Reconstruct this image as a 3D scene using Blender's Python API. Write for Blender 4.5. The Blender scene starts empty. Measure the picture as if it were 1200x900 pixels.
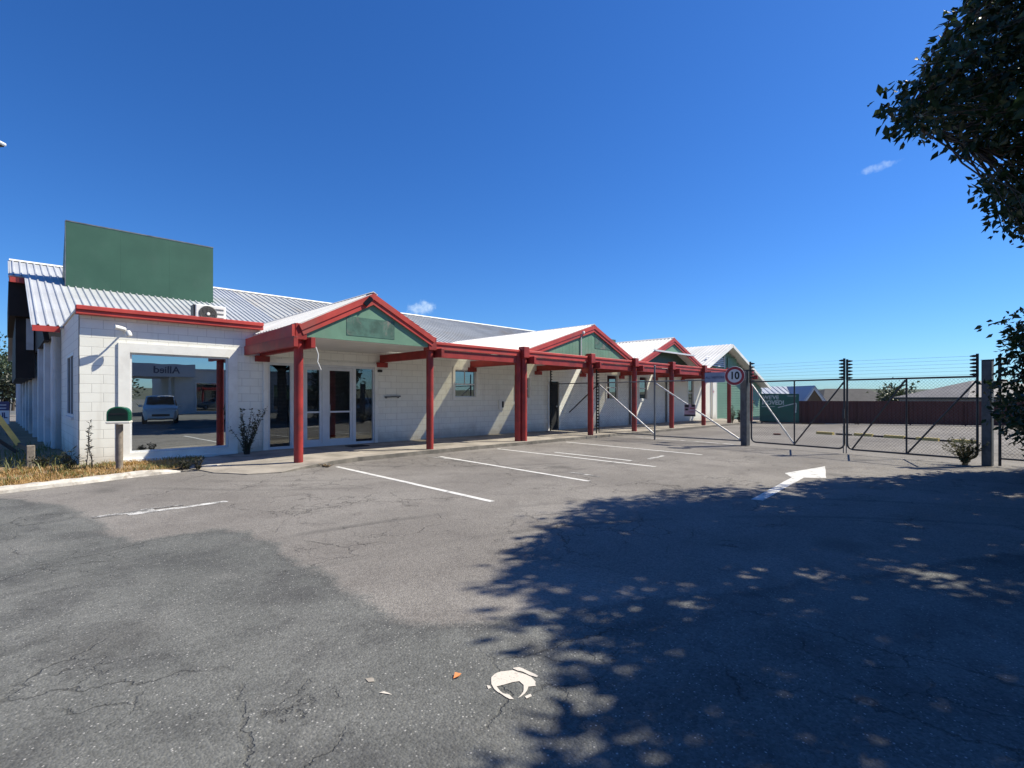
import bpy, math, random
import numpy as np
from mathutils import Vector, Matrix, noise as mnoise

random.seed(7)
rng = np.random.default_rng(11)
SC = bpy.context.scene
COL = SC.collection
R2 = math.sqrt(2.0)
F, CU, HV, CAMH = 595.0, 600.0, 466.0, 1.5      # lens in photo pixels, centre column, horizon row, eye height


# ------------------------------------------------------------------ places
def at(u, v, d):
    """photo pixel + distance along the view axis -> world point"""
    s = (u - CU) / F * d
    return Vector(((d + s) / R2, (d - s) / R2, CAMH + (HV - v) / F * d))


def gr(u, v, z=0.0):
    """photo pixel on level ground of height z"""
    p = at(u, v, F * (CAMH - z) / (v - HV))
    p.z = z
    return p


def xw(u, y):
    """X where photo column u meets the plane Y=y"""
    k = (u - CU) / F
    return y * (1 + k) / (1 - k)


# ------------------------------------------------------------------ materials
MATS = {}


def nt(m):
    m.use_nodes = True
    t = m.node_tree
    t.nodes.clear()
    return t, t.nodes, t.links


def N(t, typ, **kw):
    n = t.nodes.new(typ)
    for k, v in kw.items():
        if k.startswith('i_'):
            n.inputs[k[2:].replace('_', ' ')].default_value = v
        else:
            setattr(n, k, v)
    return n


def math_n(t, op, a=None, b=None, c=None, clamp=False):
    n = t.nodes.new('ShaderNodeMath')
    n.operation = op
    n.use_clamp = clamp
    for i, x in enumerate((a, b, c)):
        if x is None:
            continue
        if isinstance(x, (int, float)):
            n.inputs[i].default_value = x
        else:
            t.links.new(x, n.inputs[i])
    return n.outputs[0]


def mixc(t, fac, a, b, mode='MIX'):
    n = t.nodes.new('ShaderNodeMix')
    n.data_type = 'RGBA'
    n.blend_type = mode
    for idx, x in ((0, fac), (6, a), (7, b)):
        if isinstance(x, (int, float)):
            n.inputs[idx].default_value = x
        elif isinstance(x, (tuple, list)):
            n.inputs[idx].default_value = (x[0], x[1], x[2], 1)
        else:
            t.links.new(x, n.inputs[idx])
    return n.outputs[2]


def ramp(t, x, lo, hi):
    n = t.nodes.new('ShaderNodeMapRange')
    n.interpolation_type = 'SMOOTHSTEP'
    n.inputs['From Min'].default_value = lo
    n.inputs['From Max'].default_value = hi
    t.links.new(x, n.inputs['Value'])
    return n.outputs['Result']


def noise_n(t, vec, scale, detail=4, rough=.55, dist=0):
    n = N(t, 'ShaderNodeTexNoise')
    n.inputs['Scale'].default_value = scale
    n.inputs['Detail'].default_value = detail
    n.inputs['Roughness'].default_value = rough
    n.inputs['Distortion'].default_value = dist
    if vec is not None:
        t.links.new(vec, n.inputs['Vector'])
    return n


def bsdf(t, color, rough=.6, metal=0.0, spec=.4, bump=None, bs=.3, bd=.01):
    b = N(t, 'ShaderNodeBsdfPrincipled')
    if isinstance(color, (tuple, list)):
        b.inputs['Base Color'].default_value = (*color[:3], 1)
    else:
        t.links.new(color, b.inputs['Base Color'])
    if isinstance(rough, (int, float)):
        b.inputs['Roughness'].default_value = rough
    else:
        t.links.new(rough, b.inputs['Roughness'])
    b.inputs['Metallic'].default_value = metal
    b.inputs['Specular IOR Level'].default_value = spec
    if bump is not None:
        bn = N(t, 'ShaderNodeBump')
        bn.inputs['Strength'].default_value = bs
        bn.inputs['Distance'].default_value = bd
        t.links.new(bump, bn.inputs['Height'])
        t.links.new(bn.outputs[0], b.inputs['Normal'])
    o = N(t, 'ShaderNodeOutputMaterial')
    t.links.new(b.outputs[0], o.inputs[0])
    return b


def mat(name, col, rough=.6, var=.12, scale=3.0, metal=0.0, spec=.4, dirt=None, dirt_amt=.0, bump=.15, fine=40):
    if name in MATS:
        return MATS[name]
    m = bpy.data.materials.new(name)
    t, nd, lk = nt(m)
    tc = N(t, 'ShaderNodeTexCoord')
    n1 = noise_n(t, tc.outputs['Object'], scale, 6, .6)
    n2 = noise_n(t, tc.outputs['Object'], fine, 3)
    lo = tuple(c * (1 - var) for c in col)
    hi = tuple(min(1, c * (1 + var)) for c in col)
    c = mixc(t, ramp(t, n1.outputs[0], .3, .7), lo, hi)
    if dirt:
        n3 = noise_n(t, tc.outputs['Object'], scale * .6, 8, .7, .6)
        c = mixc(t, math_n(t, 'MULTIPLY', ramp(t, n3.outputs[0], .48, .72), dirt_amt), c, dirt)
    rr = math_n(t, 'ADD', rough - .06, math_n(t, 'MULTIPLY', n1.outputs[0], .12))
    bsdf(t, c, rr, metal, spec, n2.outputs[0], bump, .004)
    MATS[name] = m
    return m


def block_mat(name, axes):
    """painted concrete block: 0.4 x 0.2 m units, joints barely sunk, dust near the foot"""
    m = bpy.data.materials.new(name)
    t, nd, lk = nt(m)
    tc = N(t, 'ShaderNodeTexCoord')
    sp = N(t, 'ShaderNodeSeparateXYZ')
    lk.new(tc.outputs['Object'], sp.inputs[0])
    cb = N(t, 'ShaderNodeCombineXYZ')
    lk.new(sp.outputs[axes[0]], cb.inputs[0])
    lk.new(sp.outputs[axes[1]], cb.inputs[1])
    br = N(t, 'ShaderNodeTexBrick')
    br.inputs['Scale'].default_value = 1
    br.inputs['Brick Width'].default_value = .4
    br.inputs['Row Height'].default_value = .2
    br.inputs['Mortar Size'].default_value = .006
    br.inputs['Mortar Smooth'].default_value = .3
    br.inputs['Color1'].default_value = (.83, .835, .775, 1)
    br.inputs['Color2'].default_value = (.79, .795, .735, 1)
    br.inputs['Mortar'].default_value = (.58, .58, .54, 1)
    lk.new(cb.outputs[0], br.inputs['Vector'])
    n1 = noise_n(t, tc.outputs['Object'], 1.2, 8, .65, .4)
    n2 = noise_n(t, tc.outputs['Object'], 60, 4)
    c = mixc(t, math_n(t, 'MULTIPLY', ramp(t, n1.outputs[0], .45, .75), .35), br.outputs['Color'], (.62, .60, .55))
    mp = N(t, 'ShaderNodeMapping')
    mp.inputs['Scale'].default_value = (5, 5, .35)
    lk.new(tc.outputs['Object'], mp.inputs[0])
    n4 = noise_n(t, mp.outputs[0], 1.0, 5, .6)
    c = mixc(t, math_n(t, 'MULTIPLY', ramp(t, n4.outputs[0], .54, .72), .30), c, (.55, .53, .47))
    # splash dirt near the ground, broken by noise
    h = math_n(t, 'ADD', sp.outputs[2], math_n(t, 'MULTIPLY', n1.outputs[0], -.9))
    foot = math_n(t, 'MULTIPLY', ramp(t, math_n(t, 'MULTIPLY', h, -1), -.12, .45), .7)
    c = mixc(t, foot, c, (.42, .38, .32))
    hgt = math_n(t, 'ADD', math_n(t, 'MULTIPLY', br.outputs['Fac'], -1.0), math_n(t, 'MULTIPLY', n2.outputs[0], .35))
    bsdf(t, c, .7, 0, .3, hgt, .5, .008)
    MATS[name] = m
    return m


def glass_mat(name, refl, tint=(.012, .014, .017), clear=0.0):
    m = bpy.data.materials.new(name)
    t, nd, lk = nt(m)
    tc = N(t, 'ShaderNodeTexCoord')
    n1 = noise_n(t, tc.outputs['Object'], 1.4, 2)
    bp = N(t, 'ShaderNodeBump')
    bp.inputs['Strength'].default_value = .02
    bp.inputs['Distance'].default_value = .02
    lk.new(n1.outputs[0], bp.inputs['Height'])
    g = N(t, 'ShaderNodeBsdfGlossy')
    g.inputs['Color'].default_value = (.88, .93, .92, 1)
    g.inputs['Roughness'].default_value = .0
    lk.new(bp.outputs[0], g.inputs['Normal'])
    if clear:
        d = N(t, 'ShaderNodeBsdfTransparent')
        d.inputs['Color'].default_value = (clear, clear, clear, 1)
    else:
        d = N(t, 'ShaderNodeBsdfDiffuse')
        d.inputs['Color'].default_value = (*tint, 1)
    mx = N(t, 'ShaderNodeMixShader')
    mx.inputs[0].default_value = refl
    lk.new(d.outputs[0], mx.inputs[1])
    lk.new(g.outputs[0], mx.inputs[2])
    o = N(t, 'ShaderNodeOutputMaterial')
    lk.new(mx.outputs[0], o.inputs[0])
    MATS[name] = m
    return m


def leaf_mat(name, col, tr=.25, var=.5):
    m = bpy.data.materials.new(name)
    t, nd, lk = nt(m)
    g = N(t, 'ShaderNodeTexCoord')
    n = noise_n(t, g.outputs['Object'], 2.2, 3)
    n2 = noise_n(t, g.outputs['Object'], 23, 2)
    f = ramp(t, math_n(t, 'ADD', math_n(t, 'MULTIPLY', n.outputs[0], .5), math_n(t, 'MULTIPLY', n2.outputs[0], .5)), .35, .65)
    c = mixc(t, f, tuple(x * (1 - var) for x in col), tuple(x * (1 + var) for x in col))
    b = N(t, 'ShaderNodeBsdfPrincipled')
    lk.new(c, b.inputs['Base Color'])
    b.inputs['Roughness'].default_value = .45
    b.inputs['Specular IOR Level'].default_value = .35
    tl = N(t, 'ShaderNodeBsdfTranslucent')
    lk.new(mixc(t, .5, c, (col[0] * 1.6, col[1] * 1.5, col[2] * .6)), tl.inputs['Color'])
    mx = N(t, 'ShaderNodeMixShader')
    mx.inputs[0].default_value = tr
    lk.new(b.outputs[0], mx.inputs[1])
    lk.new(tl.outputs[0], mx.inputs[2])
    o = N(t, 'ShaderNodeOutputMaterial')
    lk.new(mx.outputs[0], o.inputs[0])
    MATS[name] = m
    return m


def paint_line_mat(name, wear, col=(.72, .72, .70)):
    """white road paint worn through to the asphalt in ragged spots"""
    m = bpy.data.materials.new(name)
    t, nd, lk = nt(m)
    tc = N(t, 'ShaderNodeTexCoord')
    n1 = noise_n(t, tc.outputs['Object'], 5, 8, .7)
    n2 = noise_n(t, tc.outputs['Object'], 70, 4, .7)
    f = math_n(t, 'ADD', math_n(t, 'MULTIPLY', n1.outputs[0], .6), math_n(t, 'MULTIPLY', n2.outputs[0], .4))
    f = ramp(t, f, wear - .05, wear + .06)
    c = mixc(t, f, (.13, .125, .118), mixc(t, math_n(t, 'MULTIPLY', n1.outputs[0], .5), col, (.40, .38, .35)))
    bsdf(t, c, .7, 0, .3, n2.outputs[0], .4, .005)
    MATS[name] = m
    return m


def asphalt_mat():
    m = bpy.data.materials.new('asphalt')
    t, nd, lk = nt(m)
    tc = N(t, 'ShaderNodeTexCoord')
    P = tc.outputs['Object']
    at_ = N(t, 'ShaderNodeAttribute', attribute_name='lot')
    big = noise_n(t, P, .35, 6, .6)
    mid = noise_n(t, P, 1.6, 8, .65, .3)
    fin = noise_n(t, P, 26, 4, .7)
    grit = noise_n(t, P, 140, 3, .7)
    vor = N(t, 'ShaderNodeTexVoronoi')
    vor.inputs['Scale'].default_value = 75
    lk.new(P, vor.inputs['Vector'])
    sepc = N(t, 'ShaderNodeSeparateColor')
    lk.new(vor.outputs['Color'], sepc.inputs[0])
    # which surfacing: signed distance from the edge of the newer lot, frayed
    sd = math_n(t, 'ADD', at_.outputs['Fac'], math_n(t, 'MULTIPLY', math_n(t, 'SUBTRACT', mid.outputs[0], .5), .55))
    lot = ramp(t, math_n(t, 'ADD', sd, math_n(t, 'MULTIPLY', math_n(t, 'SUBTRACT', fin.outputs[0], .5), .25)), -.07, .09)
    # lot: warm light grey; apron: darker bluish grey with big pale stones
    lotc = mixc(t, ramp(t, big.outputs[0], .35, .65), (.172, .160, .148), (.225, .211, .195))
    lotc = mixc(t, math_n(t, 'MULTIPLY', ramp(t, mid.outputs[0], .48, .68), .5), lotc, (.135, .124, .116))
    apc = mixc(t, ramp(t, big.outputs[0], .35, .65), (.098, .101, .097), (.158, .160, .152))
    apc = mixc(t, math_n(t, 'MULTIPLY', ramp(t, mid.outputs[0], .46, .64), .6), apc, (.072, .073, .073))
    blot = noise_n(t, P, .8, 5, .6, .8)
    apc = mixc(t, math_n(t, 'MULTIPLY', ramp(t, blot.outputs[0], .56, .72), .42), apc, (.058, .058, .059))
    apc = mixc(t, math_n(t, 'MULTIPLY', ramp(t, math_n(t, 'MULTIPLY', blot.outputs[0], -1), -.44, -.32), .4), apc, (.18, .178, .168))
    # tar line where the two surfacings meet
    edge = ramp(t, math_n(t, 'MULTIPLY', math_n(t, 'ABSOLUTE', math_n(t, 'ADD', sd, .05)), -1), -.07, -.0)
    apc = mixc(t, math_n(t, 'MULTIPLY', edge, .2), apc, (.05, .05, .05))
    c = mixc(t, lot, apc, lotc)
    # aggregate
    sp = math_n(t, 'ADD', .34, math_n(t, 'MULTIPLY', math_n(t, 'ADD', math_n(t, 'ADD', sepc.outputs[0], grit.outputs[0]), fin.outputs[0]), .44))
    vm = N(t, 'ShaderNodeVectorMath', operation='SCALE')
    lk.new(c, vm.inputs[0])
    lk.new(sp, vm.inputs['Scale'])
    c = vm.outputs[0]
    stone = math_n(t, 'MULTIPLY', math_n(t, 'GREATER_THAN', sepc.outputs[1], .90), math_n(t, 'ADD', .25, math_n(t, 'MULTIPLY', sepc.outputs[2], .75)))
    near = math_n(t, 'LESS_THAN', vor.outputs['Distance'], .36)
    c = mixc(t, math_n(t, 'MULTIPLY', math_n(t, 'MULTIPLY', stone, near), math_n(t, 'SUBTRACT', .8, math_n(t, 'MULTIPLY', lot, .55))), c, (.42, .41, .39))
    # cracks: wandering voronoi edges, present only in places
    wob = noise_n(t, P, 2.5, 5, .65)
    wv = N(t, 'ShaderNodeVectorMath', operation='SCALE')
    lk.new(wob.outputs['Color'], wv.inputs[0])
    wv.inputs['Scale'].default_value = .42
    av = N(t, 'ShaderNodeVectorMath', operation='ADD')
    lk.new(P, av.inputs[0])
    lk.new(wv.outputs[0], av.inputs[1])
    ce = N(t, 'ShaderNodeTexVoronoi', feature='DISTANCE_TO_EDGE')
    ce.inputs['Scale'].default_value = .8
    lk.new(av.outputs[0], ce.inputs['Vector'])
    ce2 = N(t, 'ShaderNodeTexVoronoi', feature='DISTANCE_TO_EDGE')
    ce2.inputs['Scale'].default_value = 2.3
    lk.new(av.outputs[0], ce2.inputs['Vector'])
    where = noise_n(t, P, .45, 3)
    k1 = math_n(t, 'MULTIPLY', ramp(t, math_n(t, 'MULTIPLY', ce.outputs[0], -1), -.010, -.002), ramp(t, math_n(t, 'ADD', where.outputs[0], math_n(t, 'MULTIPLY', mid.outputs[0], .35)), .63, .74))
    k2 = math_n(t, 'MULTIPLY', ramp(t, math_n(t, 'MULTIPLY', ce2.outputs[0], -1), -.020, -.005), ramp(t, math_n(t, 'ADD', where.outputs[0], math_n(t, 'MULTIPLY', mid.outputs[0], .5)), .78, .88))
    crack = math_n(t, 'MAXIMUM', k1, k2)
    c = mixc(t, math_n(t, 'MULTIPLY', crack, .48), c, (.022, .021, .02))
    # curved tyre scrubs
    for (cx, cy, r, w, a) in ((1.6, -3.0, 8.6, .10, .35), (1.6, -3.0, 7.4, .09, .3), (8.5, 14.5, 8.0, .13, .28), (12.4, 15.0, 8.3, .15, .25), (8.8, 15.4, 8.0, .10, .2)):
        d = N(t, 'ShaderNodeVectorMath', operation='DISTANCE')
        lk.new(P, d.inputs[0])
        d.inputs[1].default_value = (cx, cy, 0)
        e = math_n(t, 'ABSOLUTE', math_n(t, 'SUBTRACT', d.outputs['Value'], r))
        arc = math_n(t, 'MULTIPLY', ramp(t, math_n(t, 'MULTIPLY', e, -1), -w, -w * .3), ramp(t, math_n(t, 'ADD', where.outputs[0], math_n(t, 'MULTIPLY', fin.outputs[0], .25)), .52, .74))
        c = mixc(t, math_n(t, 'MULTIPLY', arc, a), c, (.04, .04, .04))
    # oil drips
    oil = N(t, 'ShaderNodeTexVoronoi')
    oil.inputs['Scale'].default_value = .55
    lk.new(av.outputs[0], oil.inputs['Vector'])
    c = mixc(t, math_n(t, 'MULTIPLY', ramp(t, math_n(t, 'MULTIPLY', oil.outputs['Distance'], -1), -.22, -.05), .4), c, (.045, .044, .043))
    hgt = math_n(t, 'ADD', math_n(t, 'MULTIPLY', vor.outputs['Distance'], -.9), math_n(t, 'ADD', math_n(t, 'MULTIPLY', grit.outputs[0], .6), math_n(t, 'MULTIPLY', crack, -1.6)))
    bsdf(t, c, .88, 0, .2, hgt, .7, .007)
    return m


# ------------------------------------------------------------------ mesh building
def wmat(o):
    m = Matrix.Identity(4)
    while o is not None:
        m = o.matrix_basis @ m
        o = o.parent
    return m


class MB:
    def __init__(self):
        self.v, self.f = [], []

    def poly(self, pts):
        b = len(self.v)
        self.v += [tuple(p) for p in pts]
        self.f.append(tuple(range(b, b + len(pts))))
        return self

    def box(self, x0, x1, y0, y1, z0, z1, bev=0.0):
        return self.obox(Vector(((x0 + x1) / 2, (y0 + y1) / 2, (z0 + z1) / 2)), Vector(((x1 - x0) / 2, 0, 0)), Vector((0, (y1 - y0) / 2, 0)), Vector((0, 0, (z1 - z0) / 2)), bev)

    def obox(self, c, a, b, d, bev=0.0):
        """box from centre and three half vectors; bev chamfers the edges along d's ends and a/b corners"""
        c, a, b, d = Vector(c), Vector(a), Vector(b), Vector(d)
        if a.cross(b).dot(d) < 0:
            a = -a
        n0 = len(self.v)
        if bev <= 0:
            for k in (-1, 1):
                for j in (-1, 1):
                    for i in (-1, 1):
                        self.v.append(tuple(c + a * i + b * j + d * k))
            for q in ((0, 2, 3, 1), (4, 5, 7, 6), (0, 1, 5, 4), (2, 6, 7, 3), (0, 4, 6, 2), (1, 3, 7, 5)):
                self.f.append(tuple(n0 + x for x in q))
            return self
        fa, fb, fd = 1 - bev / max(a.length, 1e-6), 1 - bev / max(b.length, 1e-6), 1 - bev / max(d.length, 1e-6)
        idx = {}
        for k in (-1, 1):
            for j in (-1, 1):
                for i in (-1, 1):
                    for ax, (x, y, z) in enumerate(((i, j * fb, k * fd), (i * fa, j, k * fd), (i * fa, j * fb, k))):
                        idx[(i, j, k, ax)] = len(self.v)
                        self.v.append(tuple(c + a * x + b * y + d * z))
        S = (-1, 1)
        for i in S:
            q = [idx[(i, -1, -1, 0)], idx[(i, 1, -1, 0)], idx[(i, 1, 1, 0)], idx[(i, -1, 1, 0)]]
            self.f.append(tuple(q if i > 0 else q[::-1]))
            q = [idx[(-1, i, -1, 1)], idx[(1, i, -1, 1)], idx[(1, i, 1, 1)], idx[(-1, i, 1, 1)]]
            self.f.append(tuple(q[::-1] if i > 0 else q))
            q = [idx[(-1, -1, i, 2)], idx[(1, -1, i, 2)], idx[(1, 1, i, 2)], idx[(-1, 1, i, 2)]]
            self.f.append(tuple(q if i > 0 else q[::-1]))
        for i in S:
            for j in S:
                self.f.append((idx[(i, j, -1, 0)], idx[(i, j, 1, 0)], idx[(i, j, 1, 1)], idx[(i, j, -1, 1)]))
                self.f.append((idx[(i, -1, j, 0)], idx[(i, 1, j, 0)], idx[(i, 1, j, 2)], idx[(i, -1, j, 2)]))
                self.f.append((idx[(-1, i, j, 1)], idx[(1, i, j, 1)], idx[(1, i, j, 2)], idx[(-1, i, j, 2)]))
                for k in S:
                    self.f.append((idx[(i, j, k, 0)], idx[(i, j, k, 1)], idx[(i, j, k, 2)]))
        return self

    def bar(self, p, q, w, h, up=(0, 0, 1), bev=0.0):
        p, q = Vector(p), Vector(q)
        d = q - p
        n = d.normalized()
        u = Vector(up)
        if abs(n.dot(u)) > .98:
            u = Vector((1, 0, 0))
        s = n.cross(u).normalized()
        u = s.cross(n).normalized()
        return self.obox((p + q) / 2, s * w / 2, u * h / 2, d / 2, bev)

    def tube(self, pts, r, seg=10, cap=True):
        pts = [Vector(p) for p in pts]
        rs = r if isinstance(r, (list, tuple)) else [r] * len(pts)
        rings = []
        prev = None
        for i, p in enumerate(pts):
            a = pts[max(i - 1, 0)]
            b = pts[min(i + 1, len(pts) - 1)]
            d = (b - a).normalized()
            ref = prev if prev is not None else (Vector((0, 0, 1)) if abs(d.z) < .9 else Vector((1, 0, 0)))
            x = (ref - d * ref.dot(d)).normalized()
            prev = x
            y = d.cross(x)
            b0 = len(self.v)
            for k in range(seg):
                an = 2 * math.pi * k / seg
                self.v.append(tuple(p + (x * math.cos(an) + y * math.sin(an)) * rs[i]))
            rings.append(b0)
        for a, b in zip(rings, rings[1:]):
            for k in range(seg):
                k2 = (k + 1) % seg
                self.f.append((a + k, a + k2, b + k2, b + k))
        if cap:
            self.f.append(tuple(rings[0] + k for k in reversed(range(seg))))
            self.f.append(tuple(rings[-1] + k for k in range(seg)))
        return self

    def prism(self, pts, vec):
        """closed solid: polygon pts swept along vec"""
        vec = Vector(vec)
        n = len(pts)
        b = len(self.v)
        P = [Vector(p) for p in pts]
        nrm = Vector((0, 0, 0))
        for i in range(n):
            nrm += P[i].cross(P[(i + 1) % n])
        if nrm.dot(vec) > 0:
            P = P[::-1]
        self.v += [tuple(p) for p in P] + [tuple(p + vec) for p in P]
        self.f.append(tuple(range(b, b + n)))
        self.f.append(tuple(range(b + 2 * n - 1, b + n - 1, -1)))
        for i in range(n):
            j = (i + 1) % n
            self.f.append((b + j, b + i, b + n + i, b + n + j))
        return self

    def lathe(self, c, prof, seg=24, ax=(0, 0, 1)):
        c = Vector(c)
        a = Vector(ax).normalized()
        x = a.orthogonal().normalized()
        y = a.cross(x)
        rings = []
        for (r, h) in prof:
            b = len(self.v)
            for k in range(seg):
                an = 2 * math.pi * k / seg
                self.v.append(tuple(c + a * h + (x * math.cos(an) + y * math.sin(an)) * r))
            rings.append(b)
        for p, q in zip(rings, rings[1:]):
            for k in range(seg):
                k2 = (k + 1) % seg
                self.f.append((p + k, p + k2, q + k2, q + k))
        self.f.append(tuple(rings[0] + k for k in reversed(range(seg))))
        self.f.append(tuple(rings[-1] + k for k in range(seg)))
        return self

    def ribbed(self, o, e, L, w, n, pitch, rib, hgt, thick=.03):
        """roof sheet: origin o, unit e across the ribs for L, full vector w down the slope, normal n"""
        o, e, w, n = Vector(o), Vector(e), Vector(w), Vector(n)
        prof = [(0, 0)]
        k = 0
        while (k + .5) * pitch < L:
            c = (k + .5) * pitch
            for dx, h in ((-rib, 0), (-rib * .5, hgt), (rib * .5, hgt), (rib, 0)):
                if 0 < c + dx < L:
                    prof.append((c + dx, h))
            k += 1
        prof.append((L, 0))
        b = len(self.v)
        for (t, h) in prof:
            self.v.append(tuple(o + e * t + n * h))
            self.v.append(tuple(o + e * t + n * h + w))
        for i in range(len(prof) - 1):
            self.f.append((b + 2 * i, b + 2 * i + 1, b + 2 * i + 3, b + 2 * i + 2))
        self.obox(o + e * L / 2 + w / 2 - n * (thick / 2 + .004), e * L / 2, w / 2, n * thick / 2)
        return self

    def build(self, name, m, parent=None, smooth=False):
        if not self.v:
            return None
        me = bpy.data.meshes.new(name)
        V = np.array(self.v, dtype=float)
        if parent is not None:
            M = np.array(wmat(parent).inverted())
            V = V @ M[:3, :3].T + M[:3, 3]
            loc = None
        else:
            lo, hi = V.min(0), V.max(0)
            loc = np.array([(lo[0] + hi[0]) / 2, (lo[1] + hi[1]) / 2, lo[2]])
            V = V - loc
        me.from_pydata(V.tolist(), [], self.f)
        me.materials.append(m)
        if smooth:
            me.polygons.foreach_set('use_smooth', [True] * len(me.polygons))
        me.update()
        o = bpy.data.objects.new(name, me)
        COL.objects.link(o)
        if parent is not None:
            o.parent = parent
        else:
            o.location = loc.tolist()
        return o


def smooth_angle(o, ang=35):
    me = o.data
    me.polygons.foreach_set('use_smooth', [True] * len(me.polygons))
    me.set_sharp_from_angle(angle=math.radians(ang))
    return o


def thing(name, loc, label, cat, group=None, rz=0.0):
    o = bpy.data.objects.new(name, None)
    o.empty_display_size = .3
    o.location = loc
    o.rotation_euler = (0, 0, rz)
    COL.objects.link(o)
    return tag(o, label, cat, group)


def tag(o, label, cat, group=None, kind=None):
    o['label'] = label
    o['category'] = cat
    if group:
        o['group'] = group
    if kind:
        o['kind'] = kind
    return o


def struct(o, label=None, cat=None):
    o['kind'] = 'structure'
    if label:
        o['label'] = label
    if cat:
        o['category'] = cat
    return o


def children(o):
    return [c for c in bpy.data.objects if c.parent == o]


def copy_tree(o, parent=None):
    c = o.copy()
    COL.objects.link(c)
    if parent is not None:
        c.parent = parent
    for ch in children(o):
        copy_tree(ch, c)
    return c


def lettering(body, size, origin, xdir, ydir, m, parent, name='lettering', depth=.004, bold=.012, align='CENTER', sx=1.0):
    """solid letters lying in the plane of xdir, ydir; origin is the anchor point"""
    cu = bpy.data.curves.new(name, 'FONT')
    cu.body = body
    cu.size = size
    cu.align_x = align
    cu.align_y = 'CENTER'
    cu.extrude = depth / 2
    cu.offset = bold * size
    tmp = bpy.data.objects.new('lettering_source', cu)
    COL.objects.link(tmp)
    dg = bpy.context.evaluated_depsgraph_get()
    me = bpy.data.meshes.new_from_object(tmp.evaluated_get(dg))
    V = np.empty(len(me.vertices) * 3)
    me.vertices.foreach_get('co', V)
    V = V.reshape(-1, 3)
    X, Y = Vector(xdir).normalized(), Vector(ydir).normalized()
    Z = X.cross(Y)
    B = np.array([X * sx, Y, Z])
    W = V @ B + np.array(origin)
    M = np.array(wmat(parent).inverted())
    W = W @ M[:3, :3].T + M[:3, 3]
    me.vertices.foreach_set('co', W.reshape(-1))
    me.materials.clear()
    me.materials.append(m)
    me.update()
    bpy.data.objects.remove(tmp)
    bpy.data.curves.remove(cu)
    o = bpy.data.objects.new(name, me)
    COL.objects.link(o)
    o.parent = parent
    return o


# ------------------------------------------------------------------ palette
BLOCK_F = block_mat('painted_block_front', (0, 2))
BLOCK_S = block_mat('painted_block_side', (1, 2))
WHITE = mat('white_paint', (.80, .80, .755), .5, .05, 2, dirt=(.5, .47, .42), dirt_amt=.35)
WHITE_RIB = mat('white_cladding', (.62, .63, .64), .55, .08, 1.5, dirt=(.38, .36, .33), dirt_amt=.5)
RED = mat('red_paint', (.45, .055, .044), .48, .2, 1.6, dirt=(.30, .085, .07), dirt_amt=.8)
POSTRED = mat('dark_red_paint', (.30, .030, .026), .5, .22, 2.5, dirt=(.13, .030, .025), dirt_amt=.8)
SIGNGREEN = mat('sign_green', (.040, .105, .070), .5, .10, .8, dirt=(.065, .12, .09), dirt_amt=.6)
GREEN = mat('pale_green_cladding', (.135, .265, .185), .6, .12, 1.4, dirt=(.18, .26, .2), dirt_amt=.5)
SHEDGREEN = mat('weatherboard_green', (.13, .25, .18), .6, .1, 1.2, dirt=(.2, .26, .2), dirt_amt=.4)
GHOST = mat('faded_green', (.060, .14, .11), .6, .3, 4, dirt=(.22, .20, .175), dirt_amt=1.0, fine=12)
ROOF = mat('zincalume_roof', (.56, .58, .60), .42, .07, .7, metal=.25, dirt=(.46, .44, .40), dirt_amt=.35)
ROOFOLD = mat('dull_roof', (.46, .47, .46), .5, .12, .5, metal=.2, dirt=(.40, .30, .17), dirt_amt=.55)
ROOFWHITE = mat('white_roof', (.66, .65, .62), .5, .08, .9, dirt=(.55, .51, .44), dirt_amt=.35)
DARKCLAD = mat('dark_brown_cladding', (.020, .015, .013), .7, .3, 3)
BLACK = mat('black_plastic', (.012, .012, .013), .45, .2, 8)
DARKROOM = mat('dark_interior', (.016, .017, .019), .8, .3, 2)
BLIND = mat('grey_blind', (.17, .175, .18), .6, .15, 4)
ALU = mat('white_aluminium', (.62, .64, .67), .4, .05, 4)
GALV = mat('galvanised_steel', (.17, .18, .19), .5, .22, 6, metal=.3, dirt=(.09, .09, .09), dirt_amt=.6)
GALVLIGHT = mat('bright_galvanised_tube', (.52, .52, .52), .42, .15, 6, metal=.4)
GATEDARK = mat('weathered_gate_tube', (.055, .055, .058), .5, .25, 9, metal=.2)
WIRE = mat('fence_wire', (.10, .10, .10), .5, .2, 9, metal=.4)
CONC = mat('worn_concrete', (.31, .28, .24), .85, .22, 1.7, dirt=(.13, .12, .105), dirt_amt=.8, bump=.4, fine=60)
CONCEDGE = mat('kerb_edge_concrete', (.15, .138, .12), .9, .3, 3, dirt=(.07, .065, .06), dirt_amt=.8, bump=.5)
KERBW = mat('whitewashed_kerb', (.53, .50, .45), .9, .25, 5, dirt=(.24, .19, .14), dirt_amt=1.0, bump=.6, fine=30)
DIRT = mat('dry_soil', (.27, .18, .10), .95, .3, 2.5, dirt=(.13, .10, .06), dirt_amt=.7, bump=.7, fine=25)
WOODGREY = mat('weathered_timber', (.23, .20, .165), .85, .25, 9, dirt=(.12, .10, .08), dirt_amt=.6, bump=.4)
BARK = mat('tree_bark', (.055, .043, .033), .9, .35, 6, bump=.9, fine=30)
BROWNFENCE = mat('brown_steel_fence', (.095, .030, .026), .55, .15, 1.5, dirt=(.07, .03, .028), dirt_amt=.5)
YELLOW = mat('yellow_paint', (.72, .56, .17), .6, .15, 5, dirt=(.42, .34, .17), dirt_amt=.6)
RUBBER = mat('black_rubber', (.02, .02, .021), .75, .25, 7)
SIGNWHITE = mat('sign_white', (.62, .63, .66), .4, .05, 3)
SIGNRED = mat('sign_red', (.32, .03, .04), .45, .1, 4)
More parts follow.
